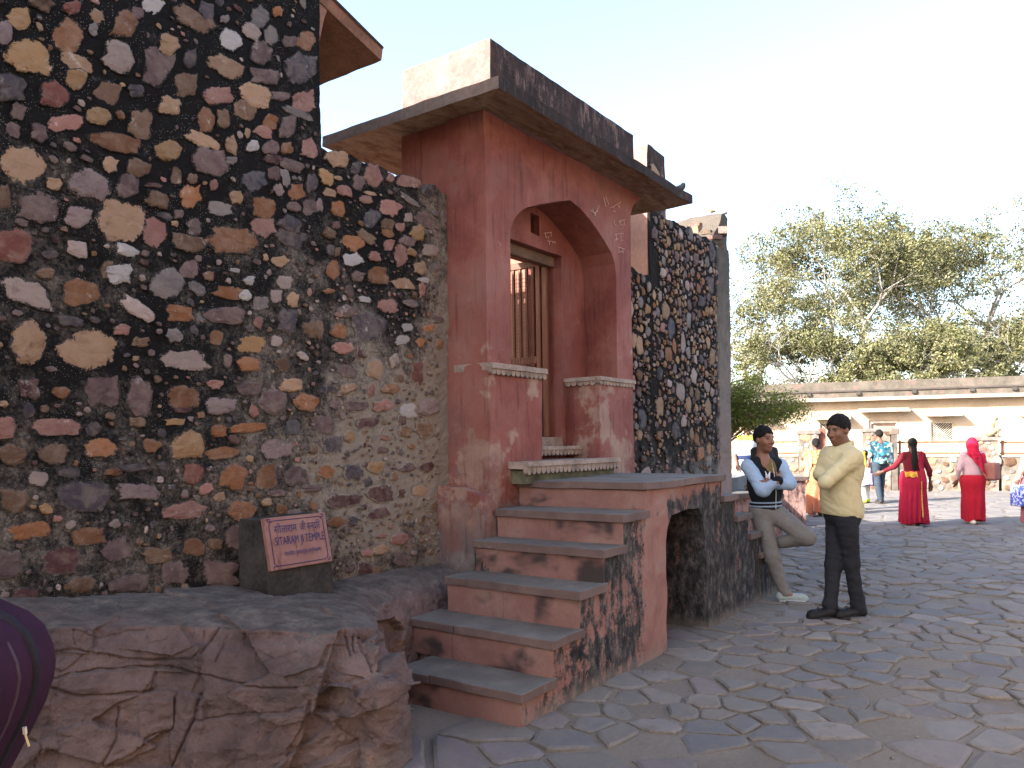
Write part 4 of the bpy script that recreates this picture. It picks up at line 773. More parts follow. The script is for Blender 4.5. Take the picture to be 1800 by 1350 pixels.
def pillar(px0, px1, top, lab, dark=False, bottom=862, side=None):
    a, b = W_.sz(px0, 860)[0], W_.sz(px1, 860)[0]; z1 = W_.sz((px0 + px1) / 2, top)[1]; r = random.Random(int(px0)); f = W_.fn()
    t = tag(empty('stone_pillar'), lab, 'pillar'); m = MB(); W_.box(m, a, b, -.05, z1 - .10, -.50, .06); o = m.build('shaft', FWM, t); rough(o, .15, .025, 4.)
    m = MB(); W_.box(m, a - .05, b + .05, z1 - .099, z1, -.54, .10); o = m.build('cap', simple('pillar_cap', (.16, .13, .115), .95, .5, 6), t); rough(o, .15, .015, 4.)
    for pts, code, sz in fill_stones([], (a + .05, b - .05, .08, z1 - .14), r, 300, .05, .16, .03, codes='w wp t p g b', asp=(.6, 1.)):
        V, Fc, rim = stone_mesh(pts, lambda x, z: np.full_like(x, -.06), r, .02, 0, 0); V = [f(v[0], v[2], -v[1]) for v in V]; obj('stone', V, [q[::-1] for q in Fc], FWS, t, col=stone_col(code, r), edge=rim)
    return t
fence_run(1300, 1404, 'low stone fence with pale rusty rails behind the leaning man', seed=2)
pillar(1405, 1440, 757, 'pinkish stone pillar left of the gate, beside the orange sari')
pillar(1520, 1566, 753, 'stone gate pillar behind the person with the patterned backpack')
fence_run(1580, 1719, 'low stone fence with rusty rails behind the woman in red sari', seed=4)
pillar(1720, 1755, 768, 'stone pillar with the monkey sitting on top')
fence_run(1762, 1935, 'low fence with close rails at the right edge of the view', seed=6)
gt = tag(empty('gate_post'), 'dark red wooden gate post between the two stone gate pillars', 'post'); m = MB(); a, b = W_.sz(1441, 860)[0], W_.sz(1453, 860)[0]; W_.box(m, a, b, 0, W_.sz(1447, 753)[1], -.3, -.1); m.build('post', simple('red_post', (.16, .055, .04), .7), gt, bevel=.01)
gt = tag(empty('gate_post'), 'dark narrow stone gate post right of the backpack person', 'post'); m = MB(); a, b = W_.sz(1567, 860)[0], W_.sz(1578, 860)[0]; W_.box(m, a, b, 0, W_.sz(1572, 756)[1], -.25, .08); o = m.build('shaft', simple('dark_post_stone', (.10, .08, .07), .9, .5, 6), gt); rough(o, .12, .02, 5.)
m = MB(); W_.box(m, a - .04, b + .05, W_.sz(1572, 764)[1], W_.sz(1572, 753)[1], -.27, .1); m.build('cap', simple('post_cap', (.11, .085, .07), .9), gt, bevel=.02)
# terrace behind the end of the wall, low walls by the second flight
TER = simple('terrace_stone', (.20, .19, .18), .9, .4, 3); DKW = weathered('low_wall_plaster', (.30, .18, .155), .30)
o = MB().box(10.2, 13.6, 4.45, 8.6, 0, .92).build('terrace', TER); rough(o, .3, .02, 2.); tag(o, 'raised stone terrace behind the end of the rubble wall', 'terrace')
def low_wall(px0, px1, top, depth, thick, lab, mat):
    a = at(px0, 850, depth); b = at(px1, 850, depth); z = at((px0 + px1) / 2, top, depth)[2]; e = (b - a) * (1, 1, 0); l = np.linalg.norm(e); e /= l; nn = FW; f = lambda u, v, t: tuple(a * (1, 1, 0) + e * u + nn * t + UP * v)
    o = MB().prism([[(0, -.05), (l, -.05), (l, z - .07), (0, z - .07)]], 0, thick, f).build('low_wall', mat); rough(o, .12, .02, 4.)
    c = MB().prism([[(-.04, z - .069), (l + .04, z - .069), (l + .04, z), (-.04, z)]], -.04, thick + .04, f).build('coping', TREAD, o); rough(c, .15, .01, 4.); return tag(o, lab, 'wall')
low_wall(1376, 1416, 838, 13.5, 1.6, 'short dark low wall behind the crossed arms of the leaning man', DKW)
low_wall(1284, 1372, 868, 11.6, 1.0, 'low wall of the terrace left of the leaning man', DKW)

# ------------------------------------------------------------------ trees
def leaf_mat(name, tr=.25):
    M = Mat(name, .55, .3); c = M.attr('Col'); M.color(c); M.b.inputs['Transmission Weight'].default_value = 0
    t = M.n('BsdfTranslucent'); M.put(t.inputs['Color'], M.mix(1, c, (1.1, 1.15, .5), 'MULTIPLY')); mx = M.n('MixShader'); mx.inputs[0].default_value = tr
    out = [n for n in M.nt.nodes if n.type == 'OUTPUT_MATERIAL'][0]; M.nt.links.new(M.b.outputs[0], mx.inputs[1]); M.nt.links.new(t.outputs[0], mx.inputs[2]); M.nt.links.new(mx.outputs[0], out.inputs[0]); return M.done()
LEAF = leaf_mat('tree_leaf'); BARK = simple('pale_bark', (.40, .365, .32), .9, .3, 3, 20)
def leaves_mesh(C, size, rng, cols, up=.3, lng=1.7):
    """one small folded blade at each point"""
    n = len(C); d = rng.normal(size=(n, 3)); d[:, 2] += up; d /= np.linalg.norm(d, axis=1, keepdims=True); q = rng.normal(size=(n, 3)); s = np.cross(d, q); s /= np.linalg.norm(s, axis=1, keepdims=True)
    z = size * rng.uniform(.6, 1.3, n)[:, None]; V = np.stack([C - d * z * lng * .5, C + s * z * .5, C + d * z * lng * .5, C - s * z * .5], 1).reshape(-1, 3); Fc = np.arange(n * 4).reshape(n, 4)
    cc = cols[rng.integers(0, len(cols), n)] * rng.uniform(.7, 1.25, n)[:, None]; return V, Fc, np.repeat(cc, 4, 0)
def tree(name, base, H, spread, seed, lab, nleaf=34, lsize=.15, bare=.25, cols=((.11, .112, .045), (.15, .142, .065), (.07, .08, .035), (.19, .17, .09)), trunk=.22, levels=5, lean=(0, 0), group='trees beyond the long building', fork=(3, 4), rise=.55, bark=BARK, tr=.34):
    rg = random.Random(seed); nr = np.random.default_rng(seed); m = MB(); tips = []
    def grow(p, d, ln, r, lv):
        n = 3 if lv < 3 else 2; pts = [p]; rr = [r]; q = p.copy(); dd = d.copy()
        for i in range(n):
            dd = dd + np.array([rg.gauss(0, .16), rg.gauss(0, .16), rg.gauss(.03, .10)]); dd /= np.linalg.norm(dd); q = q + dd * ln / n; pts.append(q.copy()); rr.append(r * (1 - .36 * (i + 1) / n))
        m.tube(pts, rr, 6 if lv < 2 else (4 if lv < 4 else 3), cap=False)
        if lv >= levels - 1: tips.append((pts[-1], dd, ln))
        if lv >= levels: return
        if lv >= levels - 2: tips.append((pts[1], dd, ln))
        k = rg.randint(*fork); a0 = rg.uniform(0, 6.28); ax = np.cross(dd, (0, 0, 1.)); ax /= np.linalg.norm(ax) + 1e-9; ay = np.cross(ax, dd)
        for j in range(k):
            a = a0 + 6.283 * j / k + rg.uniform(-.5, .5); th = rg.uniform(.45, .95); e = dd * math.cos(th) + (ax * math.cos(a) + ay * math.sin(a)) * math.sin(th); e[2] += .10; e[:2] *= spread; e /= np.linalg.norm(e)
            grow(pts[-1] if j else pts[-1], e, ln * rg.uniform(.62, .86), rr[-1] * rg.uniform(.6, .85), lv + 1)
    b = np.array(base, float); grow(b, np.array([lean[0], lean[1], 1.]), H * trunk, H * .028, 0)
    P = np.array(m.V); top = P[:, 2].max() - b[2]; k = H / top
    sc = lambda A: b + (np.asarray(A) - b) * k
    t = tag(empty(name, base), lab, 'tree', group); t.location = (0, 0, 0); obj('trunk', sc(m.V), m.F, bark, t, smooth=True); C = []; TI = []
    for p, d, ln in tips:
        p = sc(p)
        if fbm(p * .35 + seed, 2) < -.55 + bare * 1.2 + .25 * (p[2] - b[2] > H * .8): continue
        n = int(nleaf * rg.uniform(.3, 1.5)); TI.append(np.full(n, .62 + .75 * rg.random())); C.append(p + nr.normal(size=(n, 3)) * np.array([.42, .42, .30]) * k * ln * .62)
    C = np.vstack(C); V, Fc, cc = leaves_mesh(C, lsize, nr, np.array(cols)); cc = cc * np.repeat(np.concatenate(TI), 4)[:, None]; tag(obj('crown', V, Fc, LEAF, t, col=cc), kind='stuff'); return t
def tree_at(px, depth, pytop, **k):
    b = at(px, 800, depth) * (1, 1, 0); z = at(px, pytop, depth)[2]; return tree(k.pop('name', 'banyan_tree'), b, z, **k)
tree_at(1515, 47, 322, spread=1.22, seed=7, lab='tall spreading tree with pale bare limbs behind the middle of the long building', levels=6, nleaf=54, bare=.17, lsize=.085, fork=(3, 3), trunk=.30)
tree_at(1770, 50, 352, spread=1.05, seed=12, lab='tall leafy tree at the right edge behind the long building', levels=6, nleaf=58, bare=.16, lsize=.085, fork=(3, 3), trunk=.30)
tree_at(1335, 46, 455, spread=1.25, seed=21, lab='low twiggy tree just right of the rubble wall end, behind the building', levels=6, nleaf=28, bare=.26, lsize=.08, fork=(3, 3))
tree_at(1440, 40, 530, spread=1.3, seed=31, lab='bushy low tree behind the building, left of the tall spreading tree', levels=6, nleaf=30, bare=.24, lsize=.08, fork=(3, 3))
tree_at(1600, 40, 570, spread=1.3, seed=37, lab='bushy low tree behind the building, under the tall spreading tree', levels=6, nleaf=30, bare=.22, lsize=.08, fork=(3, 3))
tree_at(1720, 42, 530, spread=1.25, seed=43, lab='bushy low tree behind the building above the monkey', levels=6, nleaf=34, bare=.18, lsize=.08, fork=(3, 3))
tree_at(1850, 43, 540, spread=1.25, seed=47, lab='dense dark low tree behind the building at the right edge', levels=6, nleaf=36, bare=.14, lsize=.08, fork=(3, 3))
# thorny bright green shrub hanging out from behind the wall
def shrub():
    nr = np.random.default_rng(4); rg = random.Random(4); t = tag(empty('green_shrub'), 'bright feathery green shrub hanging out behind the rubble wall corner', 'shrub'); m = MB(); C = []
    root = np.array([11.25, 4.85, .9]); c0 = at(1285, 700, 11.6)
    for k in range(260):
        px = 1425 - 190 * rg.random() ** 1.1; py = rg.uniform(640, 742)
        lim = (px - 1290) / 135
        if lim > 0 and not (640 + 62 * lim ** .8 < py < 748 - 16 * lim): continue
        e = at(px, py, 11.6 + rg.uniform(-.45, .7)); mid = (root + e) / 2 + np.array([0, 0, .42]) + nr.normal(size=3) * .1; pts = [root, root * .5 + mid * .5 + nr.normal(size=3) * .05, mid, mid * .4 + e * .6 + np.array([0, 0, .06]), e]; m.tube(pts, [.016, .012, .008, .005, .002], 4, cap=False)
        for q in range(4):
            a = mid * (1 - q / 4) + e * q / 4 if q < 2 else mid * (.4 - .1 * q) + e * (.6 + .1 * q); n = 42; C.append(a + nr.normal(size=(n, 3)) * np.array([.10, .10, .07]))
    obj('stems', m.V, m.F, simple('shrub_stem', (.14, .10, .06)), t); V, Fc, cc = leaves_mesh(np.vstack(C), .017, nr, np.array([(.10, .14, .018), (.15, .175, .028), (.06, .10, .014), (.18, .175, .04)]), .1, 2.2); tag(obj('foliage', V, Fc, LEAF, t, col=cc), kind='stuff')
shrub()

# ------------------------------------------------------------------ unseen block behind the camera, added to hold back sky and warm the shade
WARM = simple('bounce_block_stone', (.52, .38, .26), .9, .4, 1.5, 12)
o = MB().box(-14, 9, -6.2, -4.6, 0, 6.0).build('unseen_bounce_block', WARM); rough(o, .8, .03, 1.5); tag(o, 'unseen warm stone block behind the camera, added to dim the sky light and bounce warm light', 'building')

# ------------------------------------------------------------------ figures: smooth bodies grown from tapered limbs
def nets(D, o, h):
    """surface of a sampled distance field"""
    S = D < 0; n = np.array(D.shape) - 1; sl = lambda a, b, c: (slice(a, a + n[0]), slice(b, b + n[1]), slice(c, c + n[2]))
    cnt = sum(S[sl(a, b, c)].astype(np.int8) for a in (0, 1) for b in (0, 1) for c in (0, 1)); act = (cnt > 0) & (cnt < 8); ai = np.argwhere(act)
    idx = np.full(act.shape, -1, np.int64); idx[act] = np.arange(len(ai)); pos = np.zeros((len(ai), 3)); w = np.zeros(len(ai)); I, J, K = ai.T
    for ax in range(3):
        o1, o2 = [q for q in range(3) if q != ax]
        for u in (0, 1):
            for v in (0, 1):
                e = [0, 0, 0]; e[o1] = u; e[o2] = v; d0 = D[I + e[0], J + e[1], K + e[2]]; e[ax] = 1; d1 = D[I + e[0], J + e[1], K + e[2]]; x = (d0 < 0) != (d1 < 0)
                t = np.where(x, d0 / np.where(x, d0 - d1, 1), 0); pos[:, ax] += t; pos[:, o1] += x * u; pos[:, o2] += x * v; w += x
    V = o + (ai + pos / np.maximum(w, 1)[:, None]) * h; Fc = []
    for ax in range(3):
        o1, o2 = [(1, 2), (2, 0), (0, 1)][ax]; a = [slice(1, -1)] * 3; b = [slice(1, -1)] * 3; a[ax] = slice(0, -1); b[ax] = slice(1, None); s0, s1 = S[tuple(a)], S[tuple(b)]
        for sgn in (0, 1):
            c = np.argwhere((s0 & ~s1) if sgn == 0 else (~s0 & s1))
            if not len(c): continue
            c = c + 1; c[:, ax] -= 1; q = []
            for du, dv in ((-1, -1), (0, -1), (0, 0), (-1, 0)): e = c.copy(); e[:, o1] += du; e[:, o2] += dv; q.append(idx[e[:, 0], e[:, 1], e[:, 2]])
            q = np.stack(q, 1); Fc.append(q if sgn == 0 else q[:, ::-1])
    return V, np.vstack(Fc)
def unit(v): v = np.asarray(v, float); return v / (np.linalg.norm(v) + 1e-12)
def frame(f, up=(0, 0, 1.)):
    """columns: right hand side, forward, up"""
    f = unit(f); r = unit(np.cross(f, up)); return np.stack([r, f, np.cross(r, f)], 1)
class SDF:
    def __init__(s, h): s.h = h; s.ops = []
    def _p(s, kind, lo, hi, k, sub, *a): s.ops.append((kind, np.asarray(lo, float), np.asarray(hi, float), k, sub, a)); return s
    def cone(s, a, b, ra, rb=None, k=.03, sub=False):
        a, b = np.asarray(a, float), np.asarray(b, float); rb = ra if rb is None else rb; r = max(ra, rb); return s._p('c', np.minimum(a, b) - r, np.maximum(a, b) + r, k, sub, a, b, ra, rb)
    def chain(s, pts, rs, k=.03):
        for i in range(len(pts) - 1): s.cone(pts[i], pts[i + 1], rs[i], rs[i + 1], k)
        return s
    def ell(s, c, r, R=None, k=.03, sub=False):
        c = np.asarray(c, float); R = np.eye(3) if R is None else R; e = np.sqrt(((R * np.asarray(r)) ** 2).sum(1)); return s._p('e', c - e, c + e, k, sub, c, np.asarray(r, float), R)
    def box(s, c, hf, R=None, rad=.02, k=.03, sub=False):
        c = np.asarray(c, float); R = np.eye(3) if R is None else R; e = np.abs(R * np.asarray(hf)).sum(1) + rad; return s._p('b', c - e, c + e, k, sub, c, np.asarray(hf, float), R, rad)
    def field(s):
        lo = np.min([o[1] for o in s.ops if not o[4]], 0) - .04; hi = np.max([o[2] for o in s.ops if not o[4]], 0) + .04; n = np.ceil((hi - lo) / s.h).astype(int) + 1; s.o = lo
        ax = [lo[i] + np.arange(n[i]) * s.h for i in range(3)]; D = np.full(n, .25, np.float32); s.ax = ax
        for kind, l, h_, k, sub, a in s.ops:
            m = k + .05; i0 = np.maximum(0, np.floor((l - m - lo) / s.h).astype(int)); i1 = np.minimum(n, np.ceil((h_ + m - lo) / s.h).astype(int) + 1)
            if (i1 <= i0).any(): continue
            q = tuple(slice(i0[t], i1[t]) for t in range(3)); X, Y, Z = np.meshgrid(*[ax[t][q[t]].astype(np.float32) for t in range(3)], indexing='ij', sparse=True)
            if kind == 'c':
                A, B, ra, rb = a; v = B - A; vv = v @ v + 1e-12; t = np.clip(((X - A[0]) * v[0] + (Y - A[1]) * v[1] + (Z - A[2]) * v[2]) / vv, 0, 1)
                d = np.sqrt((X - A[0] - t * v[0]) ** 2 + (Y - A[1] - t * v[1]) ** 2 + (Z - A[2] - t * v[2]) ** 2) - (ra + (rb - ra) * t)
            else:
                c, r, R = a[:3]; L_ = [(X - c[0]) * R[0, t] + (Y - c[1]) * R[1, t] + (Z - c[2]) * R[2, t] for t in range(3)]
                if kind == 'e':
                    k0 = np.sqrt(sum((L_[t] / r[t]) ** 2 for t in range(3))); k1 = np.sqrt(sum((L_[t] / r[t] ** 2) ** 2 for t in range(3))); d = k0 * (k0 - 1) / np.maximum(k1, 1e-6)
                else:
                    g = [np.abs(L_[t]) - r[t] for t in range(3)]; d = np.sqrt(sum(np.maximum(x, 0) ** 2 for x in g)) + np.minimum(np.maximum(np.maximum(g[0], g[1]), g[2]), 0) - a[3]
            E = D[q]
            if sub: d = -d; hh = np.maximum(k - np.abs(E - d), 0) / k; D[q] = np.maximum(E, d) + hh * hh * k * .25
            else: hh = np.maximum(k - np.abs(E - d), 0) / k; D[q] = np.minimum(E, d) - hh * hh * k * .25
        return D
    def pts(s): return np.stack(np.meshgrid(*s.ax, indexing='ij'), -1)
    def mesh(s, post=None):
        D = s.field()
        if post is not None: D = post(D, s.pts())
        D[0] = D[-1] = 1; D[:, 0] = D[:, -1] = 1; D[:, :, 0] = D[:, :, -1] = 1
        return nets(D, s.o, s.h)
def sobj(name, sdf, mat, parent=None, post=None, colfn=None, disp=None, smooth=1):
    V, Fc = sdf.mesh(post)
    if smooth:   # relax the grid steps
        for _ in range(smooth):
            acc = np.zeros_like(V); ct = np.zeros(len(V))
            for i in range(4):
                a, b = Fc[:, i], Fc[:, (i + 1) % 4]
                for q in range(3): acc[:, q] += np.bincount(a, V[b, q], len(V)) + np.bincount(b, V[a, q], len(V))
                ct += np.bincount(a, minlength=len(V)) + np.bincount(b, minlength=len(V))
            V = V * .5 + .5 * acc / np.maximum(ct, 1)[:, None]
    return obj(name, V, Fc, mat, parent, smooth=True, col=colfn(V) if colfn else None)
def cut(D, d, k=.004): return np.maximum(D, d)
SKIN = Mat('skin', .55, .35); SKIN.color(vary(SKIN, SKIN.attr('Col'), .10, 18, 90)); SKIN.b.inputs['Subsurface Weight'].default_value = .0; SKIN = SKIN.done()
def cloth(name, c, amt=.16, rough=.9, weave=260., pattern=None, c2=None, ps=30., bump=.25):
    M = Mat(name, rough, .15); tc = M.n('TexCoord').outputs['Object']; base = vary(M, c, amt, 5, 40)
    if pattern == 'blotch': base = M.mix(M.step(M.noise(ps, 2, .5, vec=tc), .50, .56), base, c2)
    if pattern == 'dots': base = M.mix(M.step(M.vor(ps, tc), .28, .18), base, c2)
    if pattern == 'leafy':
        v = M.vor(ps, tc, 'F1', 'Color'); base = M.ramp(M.xyz(v)[0], [(0, (.012, .018, .04)), (.3, (.02, .12, .16)), (.45, (.03, .04, .07)), (.6, (.35, .33, .22)), (.75, (.02, .2, .25)), (.9, (.02, .02, .03))]); M.nt.nodes[-2]
    M.color(base); M.bump(M.noise(weave, 2, .5, vec=tc), bump, .001); M.bump(M.noise(9, 5, .6, vec=tc), .35, .02); return M.done()
class Fig:
    """a person: local x to the right of the view, y away from the camera, z up; measured at a ground pixel"""
    def __init__(s, px, py, z=0., depth=None):
        s.base = on_z(px, py, z) if depth is None else at(px, py, depth) * (1, 1, 0) + UP * z; s.d = depth_of(s.base)
    def __call__(s, px, py, dy=0.): P = at(px, py, s.d + dy) - s.base; return np.array([P @ RT, P @ FW, P[2]])
    def place(s, o): o.location = s.base; o.rotation_euler = (0, 0, YAW - math.pi / 2); return o
def head_ops(b, C, H, s=1., k=.02):
    c = lambda r, f, u: C + s * (H[:, 0] * r + H[:, 1] * f + H[:, 2] * u); e = lambda r: tuple(np.array(r) * s)
    b.ell(c(0, -.012, .035), e((.074, .094, .082)), H, k); b.ell(c(0, .028, -.035), e((.058, .064, .082)), H, .03); b.ell(c(0, .055, -.088), e((.030, .028, .024)), H, .025)
    b.cone(c(-.036, .072, .030), c(.036, .072, .030), .014 * s, .014 * s, .015); b.cone(c(0, .088, .018), c(0, .108, -.020), .008 * s, .013 * s, .012); b.ell(c(0, .10, -.026), e((.020, .012, .010)), H, .010)
    for g in (-1, 1): b.ell(c(g * .033, .098, .012), e((.018, .014, .010)), H, .012, True); b.ell(c(g * .076, -.004, -.005), e((.010, .020, .032)), H, .010); b.ell(c(g * .042, .062, -.022), e((.022, .022, .022)), H, .02)
    b.ell(c(0, .086, -.054), e((.025, .012, .010)), H, .010)
def face_col(C, H, skin, s=1., beard=.35, tache=0.):
    skin = np.array(skin)
    def f(V):
        q = ((V - C) / s) @ H; r, fo, u = q.T; col = np.tile(skin, (len(V), 1)); hd = (np.abs(r) < .09) & (fo > .02) & (u > -.13) & (u < .14)
        def put(m, c, a): col[m] = col[m] * (1 - a) + np.array(c) * a
        put(hd & (u < -.045) & (fo < .095) & (np.abs(r) > .012), skin * .45, beard); put(hd & (np.abs(np.abs(r) - .034) < .022) & (np.abs(u - .034 - .1 * (.034 - np.abs(np.abs(r) - .03)) * 0) < .0062) & (fo > .05), (.02, .015, .012), .75)
        put(hd & (np.abs(np.abs(r) - .033) < .017) & (np.abs(u - .012) < .0075) & (fo > .06), (.16, .11, .09), .6); put(hd & (np.abs(np.abs(r) - .033) < .008) & (np.abs(u - .012) < .0075) & (fo > .06), (.012, .01, .01), .8)
        put(hd & (np.abs(r) < .025) & (np.abs(u + .054) < .010) & (fo > .075), (.25, .09, .075), .6); put(hd & (np.abs(r) < .022) & (np.abs(u + .0545) < .002) & (fo > .08), (.08, .03, .03), .8)
        if tache: put(hd & (np.abs(r) < .03) & (np.abs(u + .040) < .007) & (fo > .075), (.02, .015, .012), tache)
        return col
    return f
def hair(parent, C, H, mat, h=.008, s=1., front=.052, low=-.045, top=.012):
    b = SDF(h); c = lambda r, f, u: C + s * (H[:, 0] * r + H[:, 1] * f + H[:, 2] * u); b.ell(c(0, -.014, .040), tuple(np.array((.078 + top * .3, .097 + top * .5, .084 + top)) * s), H, .02)
    def post(D, P):
        q = ((P - C) / s) @ H; r, f, u = q[..., 0], q[..., 1], q[..., 2]
        d = np.maximum(D, (.85 * (f - front + .052) - u + .012 - .35 * np.maximum(np.abs(r) - .045, 0) + .012 * vnoise(q * 38)) / 1.3); d = np.maximum(d, low - u); return d + (.006 * vnoise(q * np.array([70, 45, 45])) + .003 * vnoise(q * 130)).astype(np.float32)
    return sobj('hair', b, mat, parent, post)
HAIR = simple('black_hair', (.008, .007, .0065), .8, .4, 60, 240, .9, .006, .15)
def hand_ops(b, wr, d, n, curl=.5, s=1., thumb=1):
    """palm, four unequal fingers bending towards n, and a thumb from the side"""
    d, n = unit(d), unit(n); n = unit(n - d * (n @ d)); a = np.cross(d, n) * thumb; R = np.stack([a, d, n], 1); P = lambda x, y, z: wr + s * (a * x + d * y + n * z)
    b.box(P(0, .045, 0), (.026 * s, .032 * s, .004 * s), R, .010 * s, .012); b.cone(wr - d * .03, P(0, .03, 0), .025 * s, .020 * s, .02)
    for x, l in ((-.030, .062), (-.010, .075), (.010, .080), (.029, .070)):
        p = P(x, .080, .0); e = d; 
        for q, f in enumerate((.45, .32, .23)): t = curl * (q + .6); e = unit(d * math.cos(t) + n * math.sin(t)); p2 = p + e * l * f * s; b.cone(p, p2, (.0088 - .0008 * q) * s, (.0082 - .0010 * q) * s, .006); p = p2
    p = P(.030, .020, .006); p2 = P(.050, .050, .016); p3 = P(.050, .078, .026); b.cone(p, p2, .011 * s, .0095 * s, .010); b.cone(p2, p3, .0095 * s, .008 * s, .006)
def folds(D, P, amp, sc, dr=(1, 0, 1), seed=0.):
    """soft creases running across dr"""
    dr = unit(dr); q = P @ dr; v = vnoise(np.stack([q * sc, (P @ np.array([.2, .9, .1])) * sc * .35, (P[..., 2] * .5 - P[..., 0]) * sc * .3], -1) + seed); return D + (amp * 1.5 * (.55 - np.sqrt(np.abs(v)))).astype(np.float32)
def shoe(parent, heel, toe, mat, sole, h=.009, name='shoe', hi=.06, wd=.045):
    heel, toe = np.asarray(heel, float), np.asarray(toe, float); d = unit(toe - heel); l = np.linalg.norm(toe - heel); b = SDF(h); up = np.array([0, 0, 1.])
    b.cone(heel + d * .045 + up * .052, toe - d * .055 + up * .040, wd * .95, wd * .92, .03); b.cone(toe - d * .07 + up * .034, toe - d * .036 + up * .030, wd * .85, wd * .70, .03); b.cone(heel + d * .055 + up * .05, heel + d * .055 + up * (.06 + hi), wd * .95, wd * .85, .03)
    o = sobj(name, b, mat, parent, lambda D, P: np.maximum(D, .012 - P[..., 2]))
    R = np.stack([unit(np.cross(d, up)), d, up], 1); m = SDF(h); m.box((heel + toe) / 2 + up * .010, (wd * .72, l * .5 - .035, .003), R, .010 if h < .01 else .014, .01); m.box(heel + d * (l * .62) + up * .010, (wd * .88, l * .18, .003), R, .010 if h < .01 else .014, .03); sobj('sole', m, sole, o); return o

